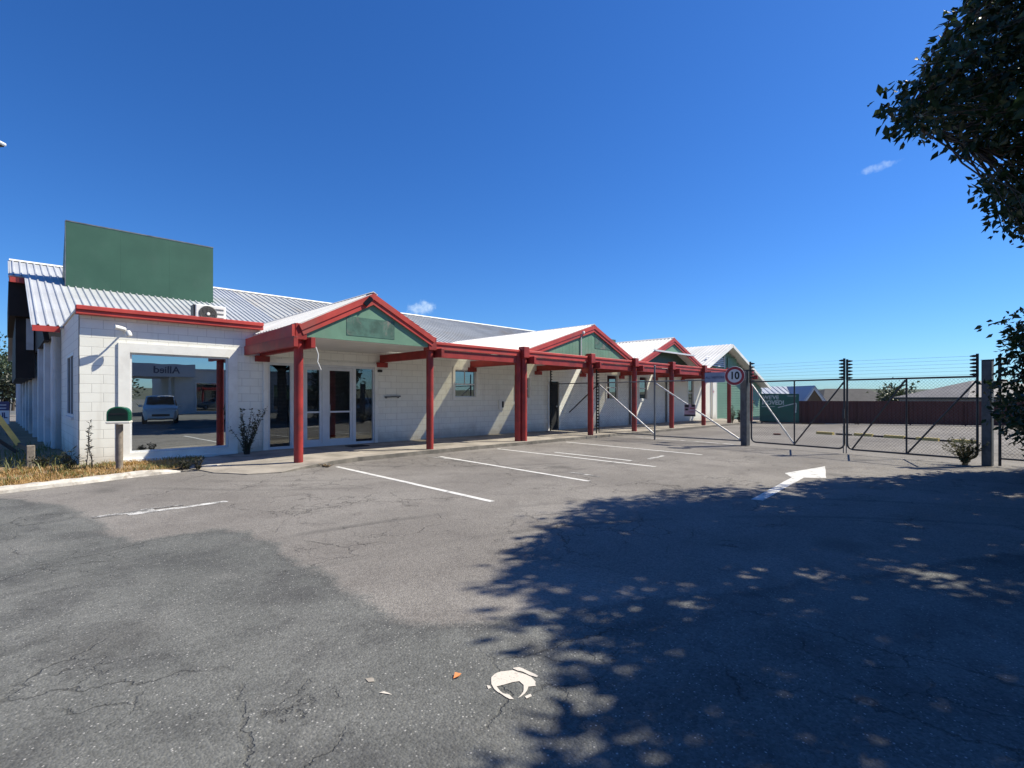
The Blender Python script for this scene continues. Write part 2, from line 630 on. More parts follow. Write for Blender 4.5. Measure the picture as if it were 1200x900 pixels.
SIGNBLUE = mat('faded_blue_plate', (.22, .27, .38), .5, .15, 3)
DEEPBLUE = mat('deep_blue_board', (.012, .02, .12), .4, .1, 3)
BANNER = mat('dark_green_board', (.022, .13, .098), .5, .15, 2.2, dirt=(.01, .06, .05), dirt_amt=.6)
BANNERTXT = mat('pale_green_letter', (.50, .60, .57), .5, .05, 4)
BIGGLASS = glass_mat('mirror_window_glass', .52)
GLASS = glass_mat('window_glass', .26)
POSTSTEEL = mat('dull_steel_post', (.10, .105, .112), .55, .25, 7, metal=.2, dirt=(.05, .05, .05), dirt_amt=.7)
CLEARGLASS = glass_mat('door_glass', .10, clear=.75)
POLY = bpy.data.materials.new('clear_roof_sheet')
t, nd, lk = nt(POLY)
tl_ = N(t, 'ShaderNodeBsdfTranslucent')
tl_.inputs['Color'].default_value = (.85, .82, .74, 1)
tp_ = N(t, 'ShaderNodeBsdfTransparent')
tp_.inputs['Color'].default_value = (.78, .76, .68, 1)
mx_ = N(t, 'ShaderNodeMixShader')
gn_ = noise_n(t, N(t, 'ShaderNodeTexCoord').outputs['Object'], 3, 4)
lk.new(math_n(t, 'ADD', .18, math_n(t, 'MULTIPLY', gn_.outputs[0], .2)), mx_.inputs[0])
lk.new(tp_.outputs[0], mx_.inputs[1])
lk.new(tl_.outputs[0], mx_.inputs[2])
lk.new(mx_.outputs[0], N(t, 'ShaderNodeOutputMaterial').inputs[0])
LEAF = leaf_mat('tree_leaf', (.026, .046, .018), .22)
SHRUBLEAF = leaf_mat('shrub_leaf', (.045, .058, .028), .2)
WEEDLEAF = leaf_mat('weed_leaf', (.075, .085, .04), .25)
DARKLEAF = leaf_mat('dark_shrub_leaf', (.020, .026, .014), .12)
FARLEAF = leaf_mat('far_leaf', (.045, .065, .03), .2)
STRAW = leaf_mat('dry_grass_blade', (.40, .265, .115), .3, .35)
GREENBLADE = leaf_mat('green_grass_blade', (.16, .17, .06), .3, .35)
LINE = paint_line_mat('line_paint', .435)
LINEWORN = paint_line_mat('worn_line_paint', .485)
LINEFAINT = paint_line_mat('faint_line_paint', .53)
ASPHALT = asphalt_mat()

# ------------------------------------------------------------------ ground: one sheet to the horizon
LOT_EDGE = [gr(-120, 572), gr(0, 583), gr(75, 592), gr(110, 612), gr(150, 637), gr(200, 629), gr(262, 619), gr(310, 632), gr(345, 655), gr(395, 682),
            gr(430, 715), gr(500, 730), gr(565, 726), Vector((4.2, 1.5, 0)), Vector((8, -.6, 0)), Vector((14, -2.2, 0)), Vector((40, -6, 0))]
FENCE_A, FENCE_B = Vector((31.75, 10.8, 0)), Vector((38.6, -2.95, 0))
FD = (FENCE_B - FENCE_A).normalized()
FN = Vector((-FD.y, FD.x, 0))
if FN.x < 0:
    FN = -FN


def axis(lo, hi, step, far):
    a = list(np.arange(lo, hi + 1e-6, step))
    s, x, up = step, hi, []
    while x < far:
        s *= 1.45
        x += s
        up.append(x)
    s, x, dn = step, lo, []
    while x > -far:
        s *= 1.45
        x -= s
        dn.append(x)
    return np.array(dn[::-1] + a + up)


def build_ground():
    xs, ys = axis(-6, 20, .2, 1500), axis(-6, 16, .2, 1500)
    X, Y = np.meshgrid(xs, ys)
    P = np.stack([X.ravel(), Y.ravel()], 1)
    t = (P[:, 0] - FENCE_A.x) * FN.x + (P[:, 1] - FENCE_A.y) * FN.y
    k = np.clip((t - 2.5) / 9, 0, 1)
    Z = -2.2 * k * k * (3 - 2 * k)
    E = np.array([[p.x, p.y] for p in LOT_EDGE])
    poly = np.vstack([E, [[60, 60], [-60, 60]]])
    dmin = np.full(len(P), 1e9)
    for a, b in zip(E[:-1], E[1:]):
        ab = b - a
        s = np.clip(((P - a) @ ab) / (ab @ ab), 0, 1)
        q = a + s[:, None] * ab
        dmin = np.minimum(dmin, np.hypot(*(P - q).T))
    ins = np.zeros(len(P), bool)
    n = len(poly)
    for i in range(n):
        (x1, y1), (x2, y2) = poly[i], poly[(i + 1) % n]
        c = (y1 > P[:, 1]) != (y2 > P[:, 1])
        with np.errstate(divide='ignore', invalid='ignore'):
            xi = (x2 - x1) * (P[:, 1] - y1) / (y2 - y1) + x1
        ins ^= c & (P[:, 0] < xi)
    sd = np.clip(np.where(ins, dmin, -dmin), -4, 4)
    nx, ny = len(xs), len(ys)
    me = bpy.data.meshes.new('ground')
    f = [(j * nx + i, j * nx + i + 1, (j + 1) * nx + i + 1, (j + 1) * nx + i) for j in range(ny - 1) for i in range(nx - 1)]
    me.from_pydata(np.column_stack([P, Z]).tolist(), [], f)
    a = me.attributes.new('lot', 'FLOAT', 'POINT')
    a.data.foreach_set('value', sd.astype(np.float32))
    me.materials.append(ASPHALT)
    o = bpy.data.objects.new('ground', me)
    COL.objects.link(o)
    struct(o, 'worn grey asphalt of car park and driveway with cracks and two surfacings', 'ground')


build_ground()


def sheet(name, pts, z, m, label=None, cat=None, edge=0, wob=0.0):
    """flat irregular sheet laid on the ground; edge>0 subdivides the outline and frays it"""
    P = [Vector((p.x, p.y, 0)) for p in pts]
    if edge:
        Q = []
        for a, b in zip(P, P[1:] + P[:1]):
            n = max(1, int((b - a).length / edge))
            for k in range(n):
                q = a.lerp(b, k / n)
                Q.append(q + Vector((random.uniform(-wob, wob), random.uniform(-wob, wob), 0)))
        P = Q
    c = MB()
    A = sum(P[i].x * P[(i + 1) % len(P)].y - P[(i + 1) % len(P)].x * P[i].y for i in range(len(P)))
    if A < 0:
        P = P[::-1]
    c.poly([(p.x, p.y, z) for p in P])
    o = c.build(name, m)
    return struct(o, label, cat)


def line(p, q, w, m, z=.004, label='white painted parking bay line'):
    d = (q - p).normalized()
    s = Vector((-d.y, d.x, 0)) * w / 2
    return sheet('parking_line', [p - s, q - s, q + s, p + s], z, m, label, 'road marking', .25, .004)


line(gr(395, 547), gr(577, 588), .10, LINE)
line(gr(515, 535), gr(690, 564), .10, LINE)
line(gr(583, 526), gr(768, 547), .10, LINE)
line(gr(650, 530), gr(740, 540), .10, LINE)
line(gr(663, 518), gr(823, 533), .10, LINE)
line(gr(667, 553), gr(703, 559), .10, LINEFAINT)
line(gr(502, 535), gr(540, 540), .09, LINEFAINT)
line(gr(745, 512), gr(860, 521), .10, LINEWORN)
line(gr(760, 538), gr(778, 534), .10, LINEWORN)
line(gr(108, 607), gr(180, 597), .13, LINEFAINT)
line(gr(150, 603.5), gr(266, 587.5), .12, LINEWORN)
line(gr(165, 598), gr(215, 592), .05, LINEFAINT, .008)
line(gr(905, 500), gr(960, 500.6), .12, LINEFAINT)
sheet('arrow_marking', [gr(920, 554.7), gr(966.8, 546.6), gr(968, 560.3), gr(941.7, 560), gr(894, 586.7), gr(880, 585.5), gr(927.7, 559.6)], .004, LINE, 'white painted direction arrow on the asphalt', 'road marking', .3, .006)


def zpt(x, y):      # points read off a 6.67x enlargement at (540, 740)
    return gr(540 + x / 6.667, 740 + y / 6.667)


PATCHM = paint_line_mat('chipped_concrete', .40, (.66, .60, .52))
sheet('concrete_patch', [zpt(*p) for p in ((240, 360), (300, 317), (400, 310), (480, 332), (540, 362), (585, 392), (582, 436), (530, 440), (512, 488), (482, 515), (440, 526), (488, 482), (492, 425), (455, 390),
      (395, 398), (335, 420), (275, 440), (300, 472), (330, 484), (375, 505), (410, 528), (385, 535), (310, 492), (262, 452), (232, 415))], .004, PATCHM, 'pale broken concrete ring set in the asphalt', 'patch', .025, .007)
sheet('concrete_patch', [zpt(*p) for p in ((405, 288), (450, 284), (520, 308), (605, 350), (598, 366), (540, 344), (480, 314), (410, 300))], .004, PATCHM, 'thin pale sliver of concrete above the broken ring', 'patch', .025, .005)
sheet('concrete_patch', [zpt(*p) for p in ((202, 425), (225, 428), (238, 446), (215, 455))], .004, PATCHM, 'small pale concrete chip left of the broken ring', 'patch')
sheet('concrete_patch', [zpt(*p) for p in ((500, 512), (545, 492), (555, 510), (515, 530))], .004, PATCHM, 'small pale concrete chip below the broken ring', 'patch')
sheet('concrete_patch', [gr(428, 797), gr(434, 795), gr(440, 796), gr(437, 799), gr(431, 800)], .004, CONC, 'small pale scrape in the dark asphalt', 'patch', .02, .008)
sheet('concrete_patch', [gr(444, 812), gr(450, 810), gr(455, 812), gr(458, 815), gr(451, 814)], .004, PATCHM, 'pale stone chip bedded in the dark asphalt', 'patch', .02, .006)

# footpath under the veranda
PLAT = 0.10
POST_Y = 11.35
PX = [4.63, 8.19, 11.89, 15.5, 18.55, 21.75, 25.1, 28.3, 31.5]
WALL_Y = 14.2


def footpath():
    front = [(2.75, 12.3, .02), (2.95, 11.3, .015), (3.35, 10.62, .015), (3.9, 10.42, .02), (4.5, 10.66, .05), (5.2, 10.9, .085), (5.9, 11.02, PLAT), (8, 11.12, PLAT), (11.3, 11.12, PLAT), (20, 11.1, PLAT), (33, 11.0, PLAT), (34.2, 12.4, .04)]
    back = [(2.95, 13.2, .04), (3.6, 14.19, .06), (5.0, 14.19, PLAT), (34.2, 14.19, PLAT)]
    m = MB()
    # densify the front edge so the arris can be chipped
    D = []
    for (a, b) in zip(front, front[1:]):
        n = max(1, int(math.hypot(b[0] - a[0], b[1] - a[1]) / .35))
        for k in range(n):
            t = k / n
            D.append(tuple(a[i] + (b[i] - a[i]) * t for i in range(3)))
    D.append(front[-1])
    D = [(x + random.uniform(-.015, .015), y + random.uniform(-.022, .022), z) for x, y, z in D]

    def backp(x):
        if x < 3.6:
            t = max(0, min(1, (x - 2.75) / .85))
            return (2.76 + .84 * t, 12.9 + 1.29 * t, .04 + .02 * t)
        z = .06 + (PLAT - .06) * min(1, (x - 3.6) / 1.4)
        return (min(x, 34.2), 14.19, z)
    for a, b in zip(D, D[1:]):
        m.poly([a, b, backp(b[0]), backp(a[0])])
    o = struct(m.build('footpath', CONC), 'worn concrete footpath along the veranda', 'footpath')
    e = MB()
    for a, b in zip(D, D[1:]):
        e.poly([(a[0], a[1] - .02, -.02), (b[0], b[1] - .02, -.02), (b[0], b[1], b[2]), (a[0], a[1], a[2])])
    struct(e.build('footpath_kerb', CONCEDGE), 'rough dark concrete kerb face of the footpath', 'kerb')


footpath()


def white_kerb(pts, w, h, label):
    m = MB()
    P = []
    for a, b in zip(pts, pts[1:]):
        n = max(1, int((b - a).length / .12))
        P += [a.lerp(b, k / n) for k in range(n)]
    P.append(pts[-1])
    rings = []
    for i, p in enumerate(P):
        a, b = P[max(0, i - 1)], P[min(len(P) - 1, i + 1)]
        d = (b - a).normalized()
        s = Vector((-d.y, d.x, 0))
        j = lambda k: random.uniform(-k, k)
        b0 = len(m.v)
        taper = min(1, .35 + i / 4, .35 + (len(P) - 1 - i) / 4)
        hh = h * taper
        for (x, z) in ((0, -.02), (.012, hh * .55), (.05, hh), (w * .8, hh * 1.02), (w, hh * .8), (w, -.02)):
            q = p + s * (x + j(.012)) + Vector((0, 0, z + j(.008)))
            m.v.append(tuple(q))
        rings.append(b0)
    for a, b in zip(rings, rings[1:]):
        for k in range(5):
            m.f.append((a + k, b + k, b + k + 1, a + k + 1))
    m.f.append(tuple(rings[0] + k for k in range(6)))
    m.f.append(tuple(rings[-1] + k for k in reversed(range(6))))
    return struct(m.build('kerb', KERBW), label, 'kerb')


KB = [Vector((-5, 10.35, 0)), Vector((-2, 10.85, 0)), gr(0, 579), gr(45, 573.5), gr(92, 568), gr(150, 560.5), gr(190, 556), gr(212, 553.5)]
white_kerb(KB, .26, .09, 'rough whitewashed kerb along the dry grass strip')
white_kerb([gr(240, 549), gr(262, 546.5), gr(272, 545.5)], .34, .05, 'short whitewashed kerb stub beside the footpath ramp')

# soil bed behind the kerb
bed = [Vector((-5, 10.6, 0)), Vector((-2, 11.1, 0))] + [p + Vector((.0, .22, 0)) for p in (gr(0, 579), gr(92, 568), gr(150, 560.5), gr(212, 553.5))] + [Vector((2.8, 12.5, 0)), Vector((3.5, 14.18, 0)), Vector((1.2, 14.18, 0)), Vector((1.1, 19, 0)), Vector((.9, 44, 0)), Vector((-14, 44, 0)), Vector((-14, 10.6, 0))]
o = sheet('soil_bed', bed, .055, DIRT, 'dry soil strip in front of the wall', 'soil')


def inside(x, y, P):
    r = False
    n = len(P)
    for i in range(n):
        a, b = P[i], P[(i + 1) % n]
        if (a[1] > y) != (b[1] > y) and x < (b[0] - a[0]) * (y - a[1]) / (b[1] - a[1]) + a[0]:
            r = not r
    return r


BEDP = [(p.x, p.y) for p in bed]


def blades(n, xr, yr, hr, dens, seed):
    rnd = random.Random(seed)
    m = MB()
    tries = 0
    made = 0
    while made < n and tries < n * 12:
        tries += 1
        x, y = rnd.uniform(*xr), rnd.uniform(*yr)
        if not inside(x, y, BEDP):
            continue
        if rnd.random() > dens(x, y):
            continue
        made += 1
        h = rnd.uniform(*hr) * (1.5 if rnd.random() < .06 else 1)
        a = rnd.uniform(0, 6.283)
        lean = rnd.uniform(.2, 1.5) * h
        w = rnd.uniform(.004, .009)
        d = Vector((math.cos(a), math.sin(a), 0))
        s = Vector((-d.y, d.x, 0)) * w
        b = Vector((x, y, .05))
        mid = b + d * lean * .35 + Vector((0, 0, h * .65))
        tip = b + d * lean + Vector((0, 0, h * rnd.uniform(.7, 1)))
        m.poly([b - s, b + s, mid + s * .7, mid - s * .7])
        m.poly([mid - s * .7, mid + s * .7, tip])
    return m


def gd(x, y):
    v = mnoise.noise(Vector((x * 1.3, y * 1.3, 0)))
    return max(0, min(1, .55 + v * 1.1))


def gd2(x, y):
    v = mnoise.noise(Vector((x * 1.1 + 9, y * 1.1, 3)))
    return max(0, min(1, .25 + v * 1.3))


tag(blades(13000, (-4, 3.5), (10.6, 14.15), (.02, .09), gd, 1).build('grass', STRAW), 'dry straw coloured grass between kerb and wall', 'grass', kind='stuff')
tag(blades(2600, (-4, 3.5), (10.7, 14.15), (.04, .13), gd2, 2).build('grass', GREENBLADE), 'green tufts among the dry grass by the wall', 'grass', kind='stuff')
tag(blades(2500, (-5, .9), (12.5, 20), (.08, .3), gd, 3).build('grass', GREENBLADE), 'rank grass in the shade of the side wall', 'grass', kind='stuff')

# ------------------------------------------------------------------ main building
BLD = thing('main_building', (1.135, WALL_Y, 0), 'long white block building with grey metal roof and red gabled veranda', 'building')
WX0, WX1 = 1.135, 33.3
BIG = (xw(152, WALL_Y), xw(267.5, WALL_Y), .25, 2.52)
DOORS = (xw(314, WALL_Y), xw(439, WALL_Y), PLAT, 2.45)
WIN = [(xw(533, WALL_Y), xw(557.5, WALL_Y), 1.52, 2.5), (xw(605, WALL_Y), xw(620, WALL_Y), 1.50, 2.3),
       (xw(711, WALL_Y), xw(723.5, WALL_Y), 1.42, 2.62), (xw(749, WALL_Y), xw(758, WALL_Y), 1.42, 2.62), (xw(806, WALL_Y), xw(812.5, WALL_Y), 1.0, 2.64)]
DOOR2 = (xw(643.5, WALL_Y), xw(655, WALL_Y), PLAT, 2.2)


def holed_wall(x0, x1, z0, z1, holes, y0, y1):
    m = MB()
    xs = sorted({x0, x1, *[h[0] for h in holes], *[h[1] for h in holes]})
    zs = sorted({z0, z1, *[h[2] for h in holes], *[h[3] for h in holes]})
    for a, b in zip(xs, xs[1:]):
        for c, d in zip(zs, zs[1:]):
            mx, mz = (a + b) / 2, (c + d) / 2
            if any(h[0] < mx < h[1] and h[2] < mz < h[3] for h in holes):
                continue
            m.poly([(a, y0, c), (b, y0, c), (b, y0, d), (a, y0, d)])
            m.poly([(b, y1, c), (a, y1, c), (a, y1, d), (b, y1, d)])
    for h in holes:
        a, b, c, d = h
        m.poly([(a, y0, c), (a, y0, d), (a, y1, d), (a, y1, c)][::-1])
        m.poly([(b, y0, c), (b, y0, d), (b, y1, d), (b, y1, c)])
        m.poly([(a, y0, c), (b, y0, c), (b, y1, c), (a, y1, c)])
        m.poly([(a, y0, d), (b, y0, d), (b, y1, d), (a, y1, d)][::-1])
    m.poly([(x0, y0, z1), (x1, y0, z1), (x1, y1, z1), (x0, y1, z1)])
    return m


holed_wall(WX0, WX1, -.05, 3.30, [BIG, DOORS, DOOR2] + WIN, WALL_Y, WALL_Y + .19).build('front_wall', BLOCK_F, BLD)
# side wall of the front room with its narrow window
sw = MB()
SWIN = (15.55, 17.2, 1.05, 2.55)
for (a, b, c, d) in ((WALL_Y, SWIN[0], -.05, 3.42), (SWIN[1], 19.2, -.05, 3.42), (SWIN[0], SWIN[1], -.05, SWIN[2]), (SWIN[0], SWIN[1], SWIN[3], 3.42)):
    sw.box(WX0 + .004, WX0 + .19, a + (.19 if a == WALL_Y else 0), b, c, d)
sw.build('side_wall', BLOCK_S, BLD)
cp = MB()
cp.box(WX0 - .03, WX0 + .22, WALL_Y + .02, 19.2, 3.424, 3.47)
cp.build('parapet_capping', WHITE, BLD)
w = MB()
w.box(WX0 - .004, WX0 + .05, SWIN[0], SWIN[0] + .06, SWIN[2], SWIN[3]).box(WX0 - .004, WX0 + .05, SWIN[1] - .06, SWIN[1], SWIN[2], SWIN[3])
w.box(WX0 - .004, WX0 + .05, SWIN[0] + .06, SWIN[1] - .06, SWIN[2], SWIN[2] + .06).box(WX0 - .004, WX0 + .05, SWIN[0] + .06, SWIN[1] - .06, SWIN[3] - .06, SWIN[3])
w.box(WX0 + .0, WX0 + .045, 16.34, 16.40, SWIN[2] + .06, SWIN[3] - .06)
wf = w.build('window', ALU, BLD)
MB().box(WX0 + .02, WX0 + .03, SWIN[0] + .06, SWIN[1] - .06, SWIN[2] + .06, SWIN[3] - .06).build('pane', GLASS, wf)
MB().box(WX0 - .05, WX0 + .02, SWIN[0] - .03, SWIN[1] + .03, SWIN[2] - .06, SWIN[2] - .002).build('sill', ALU, wf)
# far side wall, ribbed pilasters, running back
o_ = MB()
A, B = Vector((.96, 19.25, 0)), Vector((.58, 43.5, 0))
dv = (B - A).normalized()
nv = Vector((-dv.y, dv.x, 0))
if nv.x > 0:
    nv = -nv
o_.obox((A + B) / 2 - nv * .1 + Vector((0, 0, 1.6)), nv * .1, (B - A) / 2, Vector((0, 0, 1.62)))
for k in range(9):
    p = A.lerp(B, (k + .35) / 9)
    o_.obox(p + nv * .06 + Vector((0, 0, 1.58)), nv * .06, dv * .16, Vector((0, 0, 1.58)))
o_.build('rear_side_wall', WHITE_RIB, BLD)
MB().tube([(.98, 19.05, .1), (.98, 19.05, 3.2)], .055, 10).build('downpipe', WHITE_RIB, BLD)

# main roof: eave at Y 18.2, ridge at Y 27.5
EY, EZ, RY, RZ = 18.2, 3.40, 27.5, 6.785
SL = Vector((0, EY - RY, EZ - RZ))
NR = Vector((0, -SL.z * -1, 0))
nrm = Vector((1, 0, 0)).cross(-SL).normalized()
if nrm.z < 0:
    nrm = -nrm
XV1, XV2, YSTEP = .53, .13, 24.6
tS = (RY - YSTEP) / (RY - EY)
roof = MB()
RX1 = 40.0
roof.ribbed((XV2, RY, RZ), (1, 0, 0), XV1 - XV2, SL * tS, nrm, .195, .033, .042)
roof.ribbed((XV1, RY, RZ), (1, 0, 0), 7.4, SL, nrm, .195, .033, .042)
rf = roof.build('roof', ROOF, BLD)
roof2 = MB()
roof2.ribbed((XV1 + 7.4, RY, RZ), (1, 0, 0), RX1 - XV1 - 7.4, SL, nrm, .30, .04, .035)
r2 = roof2.build('roof', ROOFOLD, BLD)
back = MB()
SB = Vector((0, 9.3, -3.385))
nb = Vector((0, .342, .94))
back.ribbed((XV2, RY, RZ), (1, 0, 0), RX1 - XV2, SB, nb, .36, .05, .04)
back.build('rear_roof', ROOF, BLD)
MB().prism([(XV2, RY - .16, RZ - .02), (XV2, RY, RZ + .07), (XV2, RY + .16, RZ - .02), (XV2, RY, RZ + .045)], (RX1 - XV2, 0, 0)).build('ridge_cap', WHITE, BLD)
fl = MB()
fl.box(WX0 + .19, 4.9, WALL_Y + .19, EY + .3, 3.22, 3.30)
fl.build('flat_roof', ROOFWHITE, BLD)
fl = MB()
fl.box(4.9, 33.2, WALL_Y + .19, EY + .3, 3.20, 3.296)
fl.build('flat_roof', ROOF, BLD)
# gable end below the verge
gw = MB()
gw.prism([(.78, 19.1, 3.1), (.78, 27.5, 6.55), (.78, 36.0, 3.4), (.78, 36.0, 3.1)], (.12, 0, 0))
gw.build('gable_wall', DARKCLAD, BLD)
db = MB()
db.box(.10, .77, 24.75, 34, 4.35, 5.53)
db.box(.28, .77, 25.0, 36, 2.2, 4.35)
db.build('gable_box', DARKCLAD, BLD)
MB().box(.55, .74, 24.9, 24.99, 3.2, 4.3).build('cladding_strip', WHITE_RIB, BLD)
fb = MB()
fb.box(XV2, XV1 - .02, YSTEP - .12, YSTEP - .02, 5.48, 5.66)
fb.build('eave_fascia', RED, BLD)
fb = MB()
fb.box(XV1 - .02, 1.05, EY - .14, EY - .02, EZ - .16, EZ - .01)
fb.build('eave_fascia', RED, BLD)
vg = MB()
vg.bar((XV1 - .02, EY, EZ - .03), (XV1 - .02, YSTEP - .15, EZ + 2.33 - .09), .03, .07)
vg.bar((XV2 - .02, YSTEP, EZ + 2.33 - .06), (XV2 - .02, RY, RZ - .04), .03, .07)
vg.build('verge_trim', ROOF, BLD)

# parapet fascia of the front room, overhanging
f1 = MB()
f1.box(1.06, 4.80, 14.00, 14.19, 3.27, 3.36, .008)
f1.box(1.06, 4.80, 13.97, 14.19, 3.362, 3.455, .01)
f1.build('fascia', RED, BLD)


def trim(m, x0, x1, z0, z1, t, y0, y1, bottom=True):
    m.box(x0 - t, x0, y0, y1, z0 - (t if bottom else 0), z1 + t)
    m.box(x1, x1 + t, y0, y1, z0 - (t if bottom else 0), z1 + t)
    m.box(x0, x1, y0, y1, z1, z1 + t)
    if bottom:
        m.box(x0, x1, y0, y1, z0 - t, z0)
    return m


# big shop window
m = MB()
trim(m, *BIG[:2], BIG[2], BIG[3], .21, WALL_Y - .035, WALL_Y - .002)
bw = m.build('window', WHITE, BLD)
bw['label'] = 'large mirror-like shop window in a wide white surround'
m = MB()
trim(m, BIG[0] + .045, BIG[1] - .045, BIG[2] + .045, BIG[3] - .045, .043, WALL_Y + .03, WALL_Y + .09)
m.build('frame', ALU, bw)
MB().box(BIG[0] + .04, BIG[1] - .04, WALL_Y + .05, WALL_Y + .06, BIG[2] + .04, BIG[3] - .04).build('pane', BIGGLASS, bw)
MB().box(BIG[0] - .2, BIG[1] + .2, WALL_Y - .09, WALL_Y - .037, BIG[2] - .215, BIG[2] - .13, .008).build('sill', WHITE, bw)
# small windows
for i, h in enumerate(WIN):
    m = MB()
    trim(m, h[0], h[1], h[2], h[3], .10, WALL_Y - .03, WALL_Y - .002)
    wf = m.build('window', WHITE, BLD)
    m = MB()
    trim(m, h[0] + .04, h[1] - .04, h[2] + .04, h[3] - .04, .038, WALL_Y + .03, WALL_Y + .08)
    mz = (h[2] + h[3]) / 2 - .05
    m.box(h[0] + .04, h[1] - .04, WALL_Y + .034, WALL_Y + .076, mz, mz + .05)
    if i == 0:
        m.box((h[0] + h[1]) / 2 - .015, (h[0] + h[1]) / 2 + .015, WALL_Y + .036, WALL_Y + .074, mz + .05, h[3] - .04)
    m.build('sash', ALU, wf)
    MB().box(h[0] + .035, h[1] - .035, WALL_Y + .052, WALL_Y + .06, h[2] + .035, h[3] - .035).build('pane', GLASS, wf)
# side door
m = MB()
trim(m, DOOR2[0], DOOR2[1], DOOR2[2], DOOR2[3], .08, WALL_Y - .02, WALL_Y - .002, False)
d2 = m.build('side_door', WHITE, BLD)
MB().box(DOOR2[0] + .01, DOOR2[1] - .01, WALL_Y + .05, WALL_Y + .09, DOOR2[2] + .02, DOOR2[3] - .01).build('leaf', DARKROOM, d2)
MB().lathe((DOOR2[1] - .12, WALL_Y + .05, 1.12), [(.035, 0), (.035, .02), (.045, .04), (.02, .06)], 14, (0, -1, 0)).build('handle', GALVLIGHT, d2)
# entrance joinery in the first bay
m = MB()
dx0, dx1, dz0, dz1 = DOORS
yF, yB = WALL_Y + .02, WALL_Y + .10
cols = [dx0, xw(342, WALL_Y), xw(356, WALL_Y), xw(379.5, WALL_Y), xw(383, WALL_Y), xw(415, WALL_Y), dx1]
m.box(dx0, dx1, yF, yB, dz1 - .07, dz1)
m.box(dx0, dx1, yF, yB, dz0, dz0 + .07)
stiles = [(dx0, dx0 + .06), (xw(340.5, WALL_Y), xw(357.5, WALL_Y)), (xw(378, WALL_Y), xw(384, WALL_Y)), (xw(413.5, WALL_Y), xw(417.5, WALL_Y)), (dx1 - .05, dx1)]
for a, b in stiles:
    m.box(a, b, yF, yB, dz0 + .07, dz1 - .07)
ent = m.build('entrance', ALU, BLD)
ent['label'] = 'white aluminium entrance with dark glazed doors'
MB().box(dx0 - .1, dx0, WALL_Y - .03, WALL_Y - .002, dz0, dz1 + .1).box(dx1, dx1 + .1, WALL_Y - .03, WALL_Y - .002, dz0, dz1 + .1).box(dx0, dx1, WALL_Y - .03, WALL_Y - .002, dz1, dz1 + .1).build('surround', WHITE, ent)
for k in range(4):
    a, b = stiles[k][1], stiles[k + 1][0]
    lo = dz0 + .07
    if k in (1, 2):
        dm = MB()
        t = .075
        dm.box(a + .005, a + t, yF + .012, yB - .012, lo, dz1 - .075).box(b - t, b - .005, yF + .012, yB - .012, lo, dz1 - .075)
        dm.box(a + t, b - t, yF + .012, yB - .012, lo, lo + .13).box(a + t, b - t, yF + .012, yB - .012, dz1 - .16, dz1 - .075)
        dm.box(a + t, b - t, yF + .02, yB - .02, 1.06, 1.11)
        dm.build('door', ALU, ent)
    MB().box(a, b, yF + .03, yF + .04, lo, dz1 - .07).build('pane', CLEARGLASS, ent)
    sl = MB()
    z = lo + .25
    while z < dz1 - .15:
        sl.obox(((a + b) / 2, yB + .07, z), (((b - a) / 2) * .93, 0, 0), (0, .010, .014), (0, .0006, -.0006))
        z += .038
    sl.build('blind', BLIND, ent)
MB().tube([(stiles[2][1] + .055, yF - .035, .95), (stiles[2][1] + .055, yF - .045, 1.0), (stiles[2][1] + .055, yF - .045, 1.25), (stiles[2][1] + .055, yF - .035, 1.3)], .012, 8).build('handle', GALVLIGHT, ent)
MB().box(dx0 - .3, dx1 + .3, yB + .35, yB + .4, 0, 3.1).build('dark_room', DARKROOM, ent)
# corner pilaster boards and downpipes on the front wall
MB().box(xw(308, WALL_Y), xw(312, WALL_Y), WALL_Y - .05, WALL_Y - .002, .1, 3.25).build('cover_board', WHITE, BLD)
MB().tube([(xw(737.5, WALL_Y), WALL_Y - .06, .12), (xw(737.5, WALL_Y), WALL_Y - .06, 3.0)], .05, 10).build('downpipe', GALV, BLD)
MB().tube([(xw(780, WALL_Y), WALL_Y - .06, .12), (xw(780, WALL_Y), WALL_Y - .06, 3.0)], .05, 10).build('downpipe', GALV, BLD)
MB().tube([(WX1 - .75, WALL_Y - .06, .12), (WX1 - .75, WALL_Y - .06, 3.0)], .045, 10).build('downpipe', WHITE, BLD)

# veranda posts, beams, crossbeams
FZ0, FZ1 = 2.83, 3.04
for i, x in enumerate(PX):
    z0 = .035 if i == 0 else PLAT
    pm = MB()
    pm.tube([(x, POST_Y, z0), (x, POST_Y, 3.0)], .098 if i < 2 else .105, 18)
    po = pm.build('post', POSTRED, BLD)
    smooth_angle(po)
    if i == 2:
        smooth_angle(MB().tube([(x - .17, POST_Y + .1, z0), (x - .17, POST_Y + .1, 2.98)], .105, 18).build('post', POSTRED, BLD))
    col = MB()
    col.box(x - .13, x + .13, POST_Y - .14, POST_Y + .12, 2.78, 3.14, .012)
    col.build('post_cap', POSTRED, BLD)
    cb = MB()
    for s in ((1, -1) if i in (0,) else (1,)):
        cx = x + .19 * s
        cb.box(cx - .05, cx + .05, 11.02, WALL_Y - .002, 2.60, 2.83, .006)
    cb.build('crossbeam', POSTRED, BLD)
    MB().box(x + .02, x + .36, WALL_Y - .12, WALL_Y - .003, 2.45, 2.598).build('beam_bracket', POSTRED, BLD)
